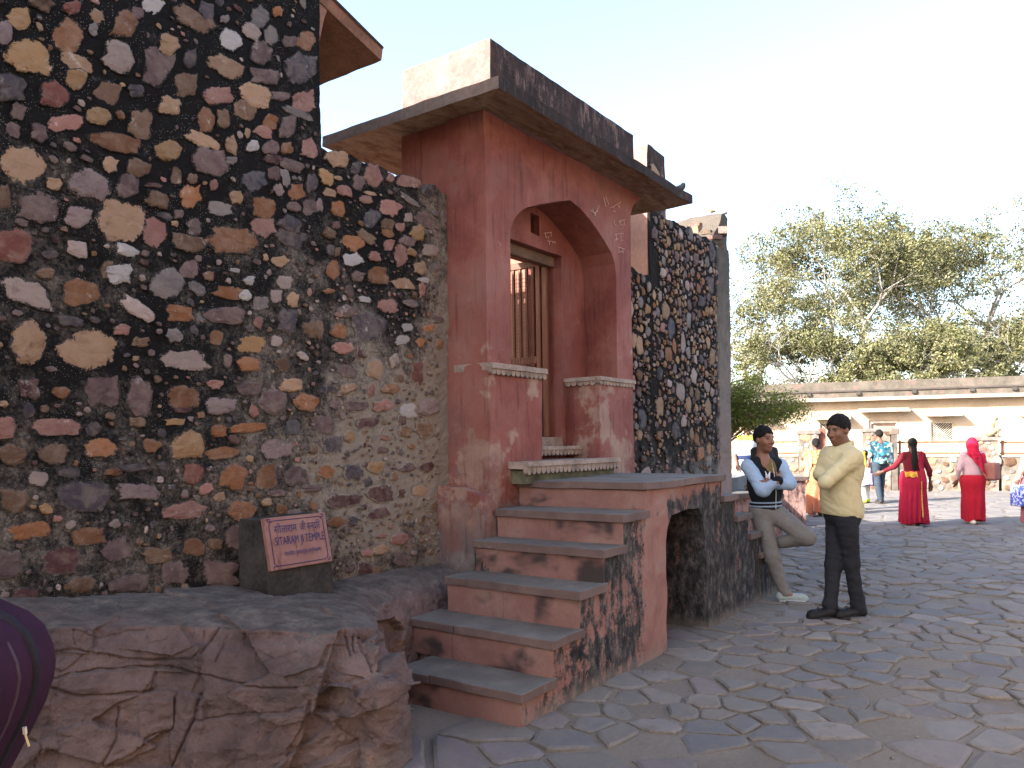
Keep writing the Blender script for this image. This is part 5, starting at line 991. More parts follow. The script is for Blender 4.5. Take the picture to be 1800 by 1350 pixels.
# ---- man in the yellow shirt
def yellow_man():
    g = Fig(1470, 1087); h = .0075; c = L(128, 90, 70, .68); C = g(1474, 757, 0); H = frame((-.86, -.50, -.20)); RB = frame((-.80, -.60, 0)); up = np.array([0, 0, 1.])
    neck = g(1486, 785, .02); s1 = g(1499, 805, -.15); s2 = g(1459, 800, .15); e1 = g(1451, 848, -.22); e2 = g(1441, 834, .06); w1 = g(1470, 828, .02); w2 = g(1462, 842, -.09)
    hip = g(1481, 905, 0); h1 = g(1489, 918, -.07); h2 = g(1472, 914, .07); k1 = g(1496, 988, -.02); k2 = g(1465, 994, .05); a1 = g(1508, 1066, .02); a2 = g(1459, 1066, .0)
    b = SDF(h); head_ops(b, C, H, 1.03); b.cone(C - H[:, 2] * .06 - H[:, 1] * .02, neck - up * .02, .053, .060, .03); b.cone(s1, s2, .05, .05, .04); b.cone(neck - up * .08, hip, .10, .11, .05)
    for s_, e_, w_ in ((s1, e1, w1), (s2, e2, w2)): b.chain([s_, e_, w_], [.042, .036, .026])
    hand_ops(b, w1, w1 - e1, (-.3, .9, -.1), .5, 1.0); hand_ops(b, w2, (1, .3, 0), (.1, 1, .2), .3, .85, -1)
    for h_, k_, a_ in ((h1, k1, a1), (h2, k2, a2)): b.chain([h_, k_, a_ - up * .02], [.075, .05, .036], .05)
    for a_ in (a1, a2): b.cone(a_ - up * .03, a_ + np.array([-.12, -.03, -.06]), .035, .03, .03)
    o = tag(g.place(sobj('person', b, SKIN, None, colfn=face_col(C, H, c, 1.03, .3))), 'man in pale yellow shirt and black trousers standing with folded arms', 'person', 'people in the street')
    hair(o, C, H, HAIR, h, 1.03, .066, -.06, .016)
    YEL = cloth('yellow_shirt', (.43, .375, .225), .10); b = SDF(h); ch = (s1 + s2) / 2 - up * .10; wa = g(1479, 865, 0); R = RB
    b.ell(ch + R[:, 1] * .01, (.205, .125, .20), R, .06); b.ell(wa + R[:, 1] * .025, (.165, .150, .20), R, .08); b.ell(hip + up * .035, (.178, .140, .15), R, .08); b.cone(s1, s2, .066, .066, .06); b.cone(s1, neck - up * .03, .06, .06, .05); b.cone(s2, neck - up * .03, .06, .06, .05)
    for s_, e_, w_ in ((s1, e1, w1), (s2, e2, w2)): b.chain([s_, e_], [.074, .056], .035); b.chain([e_, w_], [.054, .042], .022)
    def post(D, P):
        D = folds(D, P, .007, 13, (1, .2, .9), 3.); D = folds(D, P, .005, 26, (.6, -.3, 1.), 8.); z0 = hip[2] - .035 - .05 * np.sin((P[..., 0] - hip[0]) * 9) * .5 + .02; D = np.maximum(D, z0 - P[..., 2]); nk = np.linalg.norm((P - (neck + up * .03)) * np.array([1, 1, .9]), axis=-1); return np.maximum(D, .055 - nk)
    sh = sobj('shirt', b, YEL, o, post); m = SDF(.006)
    for t in np.linspace(0, 2 * math.pi, 15)[:-1]:
        t2 = t + 2 * math.pi / 14; f = lambda q: neck + R[:, 0] * .062 * math.cos(q) + R[:, 1] * (.062 * math.sin(q) + .012) + up * (.022 - .03 * max(0, math.sin(q)))
        m.cone(f(t), f(t2), .012, .012, .01); m.cone(f(t) + up * .02, f(t2) + up * .02, .009, .009, .01)
    sobj('collar', m, YEL, sh)
    m = MB()
    for q in range(6): p = ch + R[:, 1] * (.142 + .012 * (q > 2)) + up * (.10 - .075 * q); m.tube([p, p + R[:, 1] * .004], .006, 6)
    tag(m.build('buttons', simple('shirt_button', (.6, .55, .4), .4), sh), kind='stuff')
    BLK = cloth('black_trousers', (.018, .019, .024), .2); b = SDF(h); b.ell(hip + up * .02, (.165, .125, .13), R, .06)
    for h_, k_, a_ in ((h1, k1, a1), (h2, k2, a2)): b.chain([h_, k_, a_ + up * .0], [.095, .066, .054], .035); b.cone(a_ + up * .02, a_ - up * .03, .056, .058, .02)
    sobj('trousers', b, BLK, o, lambda D, P: np.maximum(folds(folds(D, P, .006, 12, (.4, .2, 1), 1.), P, .005, 26, (.2, .1, 1), 5.), np.maximum(a1[2] - .045 - P[..., 2], P[..., 2] - hip[2] - .05)))
    BT = simple('black_leather', (.009, .009, .010), .55, .3, 20, 120, .3, .002, .2); SO = simple('boot_sole', (.02, .02, .02), .8)
    for a_, y in ((a1, .0), (a2, -.02)):
        hl = np.array([a_[0] + .075, a_[1] + .035, .0]); tt = np.array([a_[0] - .215, a_[1] - .075, .0]); bo = shoe(o, hl, tt, BT, SO, .008, 'boot', .11, .052); m = MB()
        for q in range(4): p = a_ + np.array([-.055 - .02 * q, -.02, .045 - .022 * q - a_[2] + .09]); m.tube([p + np.array([-.008, -.05, -.008]), p + np.array([-.012, 0, .012]), p + np.array([-.004, .04, -.008])], .004, 4)
        tag(m.build('laces', simple('boot_lace', (.03, .03, .03), .8), bo), kind='stuff')
    return o
yellow_man()

# ---- man leaning on the steps
def leaning_man():
    g = Fig(1383, 1058); h = .0075; c = L(144, 100, 78, .68); C = g(1343, 773, .10); H = frame((.42, -.86, -.06)); R = frame((.40, -.90, 0)); up = np.array([0, 0, 1.])
    neck = g(1340, 805, .13); s1 = g(1316, 820, .10); s2 = g(1371, 818, .18); e1 = g(1341, 862, -.06); e2 = g(1388, 851, .02); w1 = g(1368, 845, -.10); w2 = g(1358, 851, -.05)
    hip = g(1346, 893, .12); h1 = g(1335, 902, .10); h2 = g(1359, 900, .14); k1 = g(1357, 978, .02); a1 = g(1379, 1042, .0); k2 = g(1419, 944, -.06); a2 = g(1352, 957, .22)
    b = SDF(h); head_ops(b, C, H, 1.0); b.cone(C - H[:, 2] * .06 - H[:, 1] * .02, neck - up * .02, .050, .056, .03); b.cone(s1, s2, .05, .05, .04); b.cone(neck - up * .08, hip, .10, .11, .05)
    b.chain([s1, e1, w1], [.042, .036, .026]); b.chain([s2, e2, w2], [.042, .036, .026]); hand_ops(b, w1, g(1378, 828, .02) - w1, (-.2, .9, .2), .35, 1.0); hand_ops(b, w2, w2 - e2, (.2, .9, 0), .6, 1.0, -1)
    b.chain([h1, k1, a1], [.075, .05, .034], .05); b.chain([h2, k2, a2], [.075, .05, .034], .05); b.cone(a1, a1 + np.array([.10, -.03, -.05]), .034, .03, .03)
    o = tag(g.place(sobj('person', b, SKIN, None, colfn=face_col(C, H, c, 1.0, .35, .45))), 'man in black jacket with pale blue sleeves leaning on the steps, knee raised', 'person', 'people in the street')
    hair(o, C, H, HAIR, h, 1.0, .064, -.05, .014)
    JK = cloth('black_jacket', (.010, .011, .015), .2); SL = cloth('pale_blue_sleeve', (.26, .34, .45), .08); b = SDF(h); ch = (s1 + s2) / 2 - up * .11; wa = g(1346, 865, .12)
    b.ell(ch, (.185, .120, .19), R, .06); b.ell(wa, (.165, .125, .18), R, .08); b.cone(s1 * .85 + s2 * .15, s2 * .85 + s1 * .15, .066, .066, .05); b.cone(s1, neck - up * .03, .055, .055, .05); b.cone(s2, neck - up * .03, .055, .055, .05)
    def post(D, P): D = folds(D, P, .010, 9, (1, .2, .6), 5.); nk = np.linalg.norm((P - (neck + R[:, 1] * .06 + up * .0)) * np.array([1, 1, .55]), axis=-1); return np.maximum(np.maximum(D, hip[2] - .005 - P[..., 2]), .033 - nk)
    jk = sobj('jacket', b, JK, o, post); b = SDF(h)
    b.chain([s1, e1], [.072, .062], .03); b.chain([e1, e1 * .15 + w1 * .85], [.060, .046], .02); sobj('sleeve', b, SL, jk, lambda D, P: folds(folds(D, P, .007, 16, (.7, .2, 1), 2.), P, .004, 30, (.7, .2, 1), 4.))
    b = SDF(h); b.chain([s2, e2], [.070, .060], .03); b.chain([e2, e2 * .15 + w2 * .85], [.058, .046], .02); sobj('sleeve', b, SL, jk, lambda D, P: folds(folds(D, P, .007, 16, (.7, .2, 1), 7.), P, .004, 30, (.7, .2, 1), 4.))
    b = SDF(.006); b.cone(e2 * .18 + w2 * .82, w2, .049, .047, .01); sobj('cuff', b, JK, jk); b = SDF(.006); b.cone(e1 * .18 + w1 * .82, w1, .047, .045, .01); sobj('cuff', b, JK, jk)
    for i, (dz, mt) in enumerate(((.0, JK), (.018, SL), (.036, JK), (.052, SL))):
        b = SDF(.006); b.ell(hip + up * (.012 + dz), (.166, .128, .05), R, .02); sobj('hem_band', b, mt, jk, lambda D, P, z=hip[2] + .004 + dz: np.maximum(D, np.abs(P[..., 2] - z) - .007))
    m = MB(); P = [hip + R[:, 1] * .135 + up * .0, wa + R[:, 1] * .137, ch + R[:, 1] * .130 + up * .04, ch + R[:, 1] * .10 + up * .14]; m.tube(P, .004, 5); m.build('zip', simple('zip_metal', (.5, .48, .42), .35), jk)
    # crossed-letter badge on the chest
    W_M = simple('white_thread', (.75, .72, .76), .8); q0 = ch + R[:, 0] * .075 + R[:, 1] * .128 + up * .01; q = lambda x, z: q0 + R[:, 0] * x + up * z + R[:, 1] * (.004 - abs(x) * .15); m = MB()
    for pl in (((-.022, .045), (-.018, -.04)), ((-.022, .045), (.020, -.035)), ((.022, .045), (.018, -.035)), ((-.028, .05), (0, .005)), ((.030, .055), (0, .005)), ((0, .005), (0, -.05))): m.tube([q(*pl[0]), q(*pl[1])], .0045, 4)
    m.build('badge', W_M, jk)
    b = SDF(.0075); b.ell(ch + R[:, 1] * .015 + up * .06, (.104, .104, .145), R, .02); sobj('undershirt', b, simple('mustard_shirt', (.15, .10, .04), .9), o)
    GR = cloth('grey_trousers', (.15, .138, .13), .14); b = SDF(h); b.ell(hip - up * .01, (.160, .118, .12), R, .06); b.chain([h1, k1, a1 - up * .0], [.096, .070, .050], .05); b.chain([h2, k2], [.098, .078], .05); b.chain([k2, a2], [.074, .052], .04)
    sobj('trousers', b, GR, o, lambda D, P: np.maximum(folds(folds(D, P, .006, 13, (.6, .2, 1), 2.), P, .004, 28, (.5, .1, 1), 6.), np.maximum(a1[2] - .03 - P[..., 2], P[..., 2] - hip[2] - .012)))
    b = SDF(.006); b.ell(hip + up * .005, (.163, .122, .05), R, .02); sobj('belt', b, simple('belt_leather', (.02, .018, .017), .5), o, lambda D, P: np.maximum(D, np.abs(P[..., 2] - hip[2] + .012) - .016))
    m = MB(); kp = h1 + R[:, 1] * .10 - R[:, 0] * .075 + up * .03
    for t in range(8): m.tube([kp + .014 * np.array([math.cos(t * .785), -.2, math.sin(t * .785)]), kp + .014 * np.array([math.cos(t * .785 + .785), -.2, math.sin(t * .785 + .785)])], .002, 4)
    m.tube([kp - up * .014, kp - up * .05 + R[:, 1] * .004, kp - up * .085], .0025, 4); m.build('key_ring', simple('key_metal', (.4, .38, .33), .35), o)
    SHO = cloth('pale_canvas_shoe', (.26, .30, .29), .08); SOL = simple('white_sole', (.36, .35, .33), .7); shoe(o, (a1[0] - .075, a1[1] + .03, .0), (a1[0] + .205, a1[1] - .055, .0), SHO, SOL, .008, 'shoe', .03, .044)
    b = SDF(.008); d2 = unit(np.array([-.25, .1, -.95])); b.cone(a2 + up * .01, a2 + d2 * .14 + np.array([.0, 0, 0]), .046, .038, .03); sobj('shoe', b, SHO, o)
    return o
leaning_man()

# ---- people farther off
def farfig(px, py, top, lab, z=0., depth=None):
    g = Fig(px, py, z, depth); return g, lab
def limb(o, name, mat, pts, rs, h=.012, k=.03, post=None): b = SDF(h); b.chain(pts, rs, k); return sobj(name, b, mat, o, post)
def walker(px, py, top, lab, skin, face=(0, 1, 0), depth=None, z=0., arms=None, hh=.012, gait=.08, groupname='people in the street'):
    """bare figure seen from its ground point; returns figure, joints and body object"""
    g = Fig(px, py, z, depth); ht = g(px, top)[2]; s = ht / 1.66; up = np.array([0, 0, 1.]); R = frame(face); J = dict(s=s, R=R, up=up, ht=ht); H = frame(np.array(face) + (0, 0, -.05))
    P = lambda r, f, u: R[:, 0] * r * s + R[:, 1] * f * s + up * u * s; C = P(0, .01, 1.54); J.update(C=C, H=H, P=P, neck=P(0, 0, 1.40), hip=P(0, 0, .90)); arms = arms or {}
    for q, sg in (('r', 1), ('l', -1)):
        J['s' + q] = P(sg * .165, 0, 1.34); J['e' + q] = P(*arms.get('e' + q, (sg * .23, -.03, 1.07))); J['w' + q] = P(*arms.get('w' + q, (sg * .235, .06, .84))); J['h' + q] = P(sg * .085, 0, .88); J['k' + q] = P(sg * .085, sg * gait + .02, .47); J['a' + q] = P(sg * .08, sg * gait * 1.6 - .03, .09)
    b = SDF(hh); head_ops(b, C, H, s * .98, .02 * s); b.cone(C - up * .06 * s, J['neck'] - up * .03, .05 * s, .055 * s); b.cone(J['sl'], J['sr'], .05 * s, .05 * s, .04); b.cone(J['neck'] - up * .06, J['hip'], .10 * s, .11 * s, .05)
    for q in 'rl':
        b.chain([J['s' + q], J['e' + q], J['w' + q]], [.042 * s, .034 * s, .024 * s]); hand_ops(b, J['w' + q], J['w' + q] - J['e' + q], (P(0, 1, 0) if q == 'r' else P(0, 1, 0)), .4, max(1., s), 1 if q == 'r' else -1); b.chain([J['h' + q], J['k' + q], J['a' + q]], [.075 * s, .05 * s, .035 * s], .05); b.cone(J['a' + q] - up * .02 * s, J['a' + q] + P(0, .13, -.055), .032 * s, .028 * s, .03)
    o = tag(g.place(sobj('person', b, SKIN, None, colfn=face_col(C, H, skin, s * .98, .0))), lab, 'person', groupname); J['o'] = o; J['g'] = g; return J
def torso(J, name, mat, h=.012, lo=.88, wide=1., post=None, sleeves=1., grow=0.):
    b = SDF(h); s, R, up, P = J['s'], J['R'], J['up'], J['P']; b.ell(P(0, .0, 1.22), ((.175 * wide + grow) * s, (.115 * wide + grow) * s, .20 * s), R, .06); b.ell(P(0, .0, 1.0), ((.158 * wide + grow) * s, (.12 * wide + grow) * s, .17 * s), R, .08); b.cone(J['sl'], J['sr'], .06 * s, .06 * s, .05)
    for q in 'rl':
        b.cone(J['s' + q], J['neck'] - up * .03, .05 * s, .05 * s, .04)
        if sleeves > 0: b.cone(J['s' + q], J['e' + q], .062 * s, .052 * s)
        if sleeves > 1: b.cone(J['e' + q], J['e' + q] * .15 + J['w' + q] * .85, .05 * s, .036 * s, .02)
    def pp(D, Q): D = folds(D, Q, .008, 9, (1, .2, .6), 5.); D = np.maximum(D, lo * s - Q[..., 2]); return post(D, Q) if post else D
    return sobj(name, b, mat, J['o'], pp)
def skirt(J, name, mat, r0=.16, r1=.25, top=1.0, bot=.05, pleats=17, amp=.03, h=.012, asym=0.):
    b = SDF(h); s, P = J['s'], J['P']; b.cone(P(0, 0, top), P(0, 0, .85), r0 * s, (r0 + .035) * s, .05); b.cone(P(0, 0, .85), P(0, asym, bot), (r0 + .035) * s, r1 * s, .08)
    def pp(D, Q):
        a = np.arctan2(Q[..., 1] - .0, Q[..., 0]); t = np.clip(1 - Q[..., 2] / (.9 * s), 0, 1); D = D + amp * t * np.sin(a * pleats + 3 * fbm(Q * 2.2, 2)); D = folds(D, Q, .010, 6, (1, .3, .5), 9.); return np.maximum(D, np.maximum(bot * s + .02 * np.sin(a * 3) - Q[..., 2], Q[..., 2] - top * s))
    return sobj(name, b, mat, J['o'], pp)
def bun_hair(J, low=-.06, h=.010, front=.05): return hair(J['o'], J['C'], J['H'], HAIR, h, J['s'] * .98, front, low, .016)
def trousers(J, mat, name='trousers', h=.012, r=(.09, .066, .062), lo=.08):
    b = SDF(h); s = J['s']; b.ell(J['hip'], (.155 * s, .115 * s, .12 * s), J['R'], .06)
    for q in 'rl': b.chain([J['h' + q], J['k' + q], J['a' + q]], [x * s for x in r], .05)
    return sobj(name, b, mat, J['o'], lambda D, P: np.maximum(folds(D, P, .010, 9, (.4, .2, 1), 2.), np.maximum(lo * s - P[..., 2], P[..., 2] - .98 * s)))
def shoes(J, mat, sole, wd=.045, hi=.02, name='shoe'):
    for q in 'rl': a = J['a' + q]; s = J['s']; hl = a - J['R'][:, 1] * .07 * s; tt = a + J['R'][:, 1] * .19 * s; hl = hl * (1, 1, 0); tt = tt * (1, 1, 0); shoe(J['o'], hl, tt, mat, sole, .011, name, hi, wd * max(s, .8))
DARK_SKIN = L(110, 75, 57, .55); TAN = L(140, 97, 76, .55); SANDAL = simple('sandal', (.10, .06, .04), .7); SOLE = simple('dark_sole', (.05, .04, .035), .8)
# woman in the crimson sari
J = walker(1606, 924, 771, 'woman in crimson sari and maroon blouse with a long black plait', DARK_SKIN, (.05, 1, 0), arms=dict(el=(-.32, .06, 1.13), wl=(-.52, .16, 1.02), er=(.29, -.04, 1.05), wr=(.33, .02, .78)), gait=.06)
CRIM = cloth('crimson_sari', (.27, .010, .03), .16); MAR = cloth('maroon_blouse', (.10, .009, .015), .15); GOLD = simple('gold_border', (.52, .27, .05), .5, .5, 40); torso(J, 'blouse', MAR, lo=.93, sleeves=2, wide=1.08); sk = skirt(J, 'sari', CRIM, .185, .245, 1.05)
def pallu(J, name, mat, x0, x1, z0, z1, slope=0., grow=.022, h=.010, back=True, wide=1.1, r=(.185, .245)):
    """a length of cloth lying over the back: a shell of the body between two slanting lines"""
    b = SDF(h); s, R, P = J['s'], J['R'], J['P']; b.ell(P(0, 0, 1.22), (.175 * wide * s, .115 * wide * s, .20 * s), R, .06); b.ell(P(0, 0, 1.0), (.158 * wide * s, .12 * wide * s, .17 * s), R, .08); b.cone(J['sl'], J['sr'], .064 * s, .064 * s, .05); b.cone(P(0, 0, 1.0), P(0, 0, .85), r[0] * s, (r[0] + .035) * s, .05); b.cone(P(0, 0, .85), P(0, 0, .05), (r[0] + .035) * s, r[1] * s, .08)
    def pp(D, Q):
        q = Q @ R; x = q[..., 0] / s; z = q[..., 2] / s; c = x + slope * (z - 1.2); D = np.maximum(D - grow, -(D - grow + .014)); D = np.maximum(D, np.maximum(x0 - c, c - x1) * s); D = np.maximum(D, np.maximum(z0 - z, z - z1) * s); D = np.maximum(D, q[..., 1] - .03) if back else D; return D + .004 * np.sin(x * 60 + 5 * z)
    return sobj(name, b, mat, J['o'], pp)
pl_ = pallu(J, 'sari_end', CRIM, .03, .165, .10, 1.42, .02); pallu(J, 'gold_edge', GOLD, .028, .052, .18, 1.40, .02, .030); pallu(J, 'waist_band', simple('yellow_brocade', (.55, .26, .03), .6, .6, 60), -.20, -.02, .93, 1.04, 0., .026)
bun_hair(J, -.10, front=.04); m = MB(); P = J['P']; m.tube([P(-.02, -.11, 1.53), P(-.03, -.14, 1.40), P(-.045, -.155, 1.25), P(-.04, -.16, 1.10), P(-.03, -.15, 1.0)], [.045, .045, .040, .034, .012], 8); m.build('plait', HAIR, J['o'], smooth=True); m = MB(); m.tube([P(-.05, -.14, 1.485), P(.0, -.152, 1.49), P(.04, -.14, 1.495)], .008, 5); m.build('hair_clip', simple('white_clip', (.8, .8, .8), .4), J['o'])
for q in 'rl': limb(J['o'], 'sandal', SANDAL, [J['a' + q] * (1, 1, 0) + J['R'][:, 1] * -.05 + UP * .012, J['a' + q] * (1, 1, 0) + J['R'][:, 1] * .14 + UP * .012], [.036, .034], .012)
# woman in pink and red with a red scarf
J = walker(1711, 920, 771, 'woman in pale pink top, red skirt and red headscarf with a brown bag', TAN, (.08, 1, 0), arms=dict(el=(-.25, .0, 1.06), wl=(-.26, .10, .83), er=(.27, .05, 1.08), wr=(.15, .20, 1.1)), gait=.05)
PNK = cloth('pale_pink_top', (.42, .27, .29), .08); RDS = cloth('red_scarf', (.38, .010, .035), .14); RSK = cloth('red_skirt', (.30, .009, .02), .14); torso(J, 'top', PNK, lo=.66, sleeves=2, wide=1.16); skirt(J, 'skirt', RSK, .17, .20, .95, .06, 9, .016)
s, P, C, H = J['s'], J['P'], J['C'], J['H']; b = SDF(.011); b.ell(C + H[:, 2] * .02, (.098 * s, .115 * s, .125 * s), H, .04); b.cone(C - P(0, .03, .05), P(0, -.04, 1.36), .10 * s, .115 * s, .05); b.ell(P(.02, -.03, 1.32), (.15 * s, .11 * s, .09 * s), J['R'], .05)
def scarf_post(D, Q): q = (Q - C) @ H; return np.maximum(folds(D, Q, .008, 14, (1, .2, .7), 3.), -(np.sqrt((q[..., 0]) ** 2 + (q[..., 1] - .13) ** 2 + (q[..., 2] + .0) ** 2) - .095))
sobj('headscarf', b, RDS, J['o'], scarf_post); pallu(J, 'scarf_tail', RDS, -.03, .30, .82, 1.38, .75, .03, wide=1.2)
BAG = simple('brown_bag', (.20, .07, .055), .55, .3, 10, 80, .3, .004, .4); b = SDF(.012); b.box(P(.27, -.10, 1.02), (.07, .11, .12), frame((.5, -.8, 0)), .03, .03); b.box(P(.31, -.02, .95), (.05, .08, .06), frame((.5, -.8, 0)), .03, .05); bo = g_ = tag(J['g'].place(sobj('handbag', b, BAG)), 'brown shoulder bag carried by the woman in the red headscarf', 'bag')
m = MB(); m.tube([P(.22, -.12, 1.15), P(.19, -.10, 1.28), P(.16, -.02, 1.41), P(.19, .06, 1.26), P(.26, .0, 1.13)], .012, 6); m.build('strap', BAG, bo)
for q in 'rl': limb(J['o'], 'shoe', simple('pale_shoe', (.45, .38, .32), .8), [J['a' + q] * (1, 1, 0) + J['R'][:, 1] * -.06 + UP * .035, J['a' + q] * (1, 1, 0) + J['R'][:, 1] * .15 + UP * .03], [.042, .036], .012)
# woman in the orange sari, half hidden by the man in yellow
J = walker(1436, 907, 771, 'woman in patterned orange sari walking away behind the man in yellow', DARK_SKIN, (.25, 1, 0), gait=.10, arms=dict(el=(-.24, .02, 1.06), wl=(-.2, .14, .9)))
ORS = cloth('orange_sari', (.38, .12, .06), .15, pattern='dots', c2=(.45, .27, .19), ps=45.); ORE = cloth('plain_orange_sari_end', (.42, .19, .11), .1); ORY = cloth('pale_orange_shawl', (.44, .26, .11), .12, pattern='blotch', c2=(.40, .12, .045), ps=20.); torso(J, 'blouse', ORY, lo=.95, sleeves=1, wide=1.15); skirt(J, 'sari', ORS, .18, .21, 1.05, .06, 9); pallu(J, 'sari_end', ORE, -.22, -.08, .25, 1.30, -.28, .03, wide=1.15, r=(.18, .21)); pallu(J, 'shawl', ORY, -.25, .3, 1.12, 1.42, 0, .024, wide=1.15); bun_hair(J, -.07)
b = SDF(.010); b.ell(J['C'] + J['P'](0, -.10, -.02), (.045, .04, .05), None, .02); sobj('bun', b, HAIR, J['o'])
for q in 'rl': limb(J['o'], 'sandal', SANDAL, [J['a' + q] * (1, 1, 0) + J['R'][:, 1] * -.05 + UP * .02, J['a' + q] * (1, 1, 0) + J['R'][:, 1] * .14 + UP * .012], [.038, .034], .012)
# person with the patterned backpack, and the child beside
J = walker(1547, 884, 756, 'person in leafy shirt and dark jeans seen from behind under a backpack', TAN, (-.05, 1, 0), gait=.08)
LFY = cloth('leafy_shirt', (.1, .2, .3), .2, pattern='leafy', ps=16.); torso(J, 'shirt', LFY, lo=.84, sleeves=1, wide=1.12); trousers(J, cloth('dark_jeans', (.03, .04, .055), .2)); shoes(J, simple('dark_shoe', (.03, .028, .03), .6), SOLE); bun_hair(J, -.05)
P = J['P']; b = SDF(.012); b.box(P(.03, -.20, 1.13), (.115, .05, .20), J['R'], .05, .05); b.box(P(.03, -.27, 1.05), (.09, .02, .10), J['R'], .03, .05); bp = tag(J['g'].place(sobj('backpack', b, LFY)), 'teal and black leaf patterned backpack on the person before the gate pillar', 'backpack')
for sg in (-1, 1): m = MB(); m.tube([P(.03 + sg * .09, -.15, 1.32), P(.03 + sg * .10, -.04, 1.40), P(.03 + sg * .11, .10, 1.30), P(.03 + sg * .13, .10, 1.1), P(.03 + sg * .12, -.12, .98)], .02, 6); m.build('strap', simple('bag_strap', (.03, .03, .035), .8), bp)
J = walker(1522, 884, 792, 'small child in white jacket and lilac skirt with yellow ribbon and shoes', TAN, (.1, 1, 0), gait=.07, depth=18.6)
torso(J, 'jacket', cloth('white_jacket', (.45, .45, .48), .08), lo=.80, sleeves=2, wide=1.25); skirt(J, 'skirt', cloth('lilac_skirt', (.33, .26, .46), .12), .19, .27, .93, .56, 11, .02); trousers(J, cloth('pale_leggings', (.52, .50, .44), .1), 'leggings'); bun_hair(J, -.09); shoes(J, simple('lime_shoe', (.62, .70, .06), .6), SOLE, .06); P = J['P']; m = MB(); m.tube([P(-.07, -.10, 1.62), P(-.09, -.13, 1.45), P(-.07, -.15, 1.28), P(-.05, -.16, 1.12)], [.03, .035, .03, .015], 6); m.build('ribbon', simple('yellow_ribbon', (.75, .45, .02), .7), J['o'])
# man in a blue shirt behind the man in yellow
J = walker(1482, 898, 766, 'person in blue mottled shirt mostly hidden behind the man in yellow', TAN, (-.2, 1, 0), gait=.05, arms=dict(er=(.36, .0, 1.12), wr=(.52, .05, 1.02)))
torso(J, 'shirt', cloth('blue_mottled_shirt', (.07, .10, .24), .2, pattern='blotch', c2=(.20, .26, .42), ps=24.), lo=.85, sleeves=1, wide=1.3); trousers(J, cloth('navy_trousers', (.03, .035, .05), .2)); shoes(J, SANDAL, SOLE); bun_hair(J, -.05)
# two people on the terrace behind the leaning man
J = walker(1302, 0, 741, 'person in white top with yellow-green scarf beyond the terrace, left of the leaning man', DARK_SKIN, (.2, -1, 0), depth=15.5, z=.15, gait=.04)
torso(J, 'top', cloth('white_top', (.45, .45, .48), .08), lo=1.02, sleeves=1, wide=1.25); torso(J, 'navy_band', cloth('navy_cloth', (.02, .03, .08), .1), lo=.84, sleeves=0, wide=1.22, post=lambda D, Q, s=J['s']: np.maximum(D, Q[..., 2] - 1.03 * s)); trousers(J, cloth('white_trousers', (.45, .45, .46), .1), r=(.11, .09, .08)); pallu(J, 'scarf', simple('lime_scarf', (.55, .55, .06), .9, .5, 30), -.3, .3, 1.30, 1.40, 0, .012, back=False, wide=1.2); bun_hair(J, -.05); shoes(J, SANDAL, SOLE)
J = walker(1332, 0, 757, 'person with dark hair and dark clothes right behind the leaning man', DARK_SKIN, (-.3, 1, 0), depth=12.2, z=.0, gait=.04)
torso(J, 'kurta', cloth('dark_kurta', (.03, .028, .035), .2), lo=.5, sleeves=2, wide=1.1); trousers(J, cloth('dark_salwar', (.03, .03, .035), .2)); bun_hair(J, -.09); shoes(J, SANDAL, SOLE)
# someone cut off by the right edge, carrying a blue bag
J = walker(1818, 925, 775, 'person in salmon top with a blue bag, cut off by the right edge', TAN, (0, 1, 0), gait=.05, arms=dict(el=(-.25, -.02, 1.08), wl=(-.28, .03, .9)))
torso(J, 'top', cloth('salmon_top', (.66, .24, .17), .1), lo=.80, sleeves=2, wide=1.2); skirt(J, 'skirt', cloth('dull_skirt', (.25, .08, .10), .1), .16, .2, .95); bun_hair(J, -.07); P = J['P']; b = SDF(.012); b.box(P(-.26, .04, .60), (.06, .09, .15), J['R'], .03, .03); bo = tag(J['g'].place(sobj('shopping_bag', b, cloth('blue_printed_bag', (.06, .09, .38), .2, pattern='blotch', c2=(.5, .5, .65), ps=30.))), 'blue printed bag hanging at the right edge beside the salmon top', 'bag')
m = MB(); m.tube([P(-.29, .1, .77), P(-.27, .06, .87), P(-.27, .0, .77)], .008, 5); m.build('handle', SANDAL, bo)

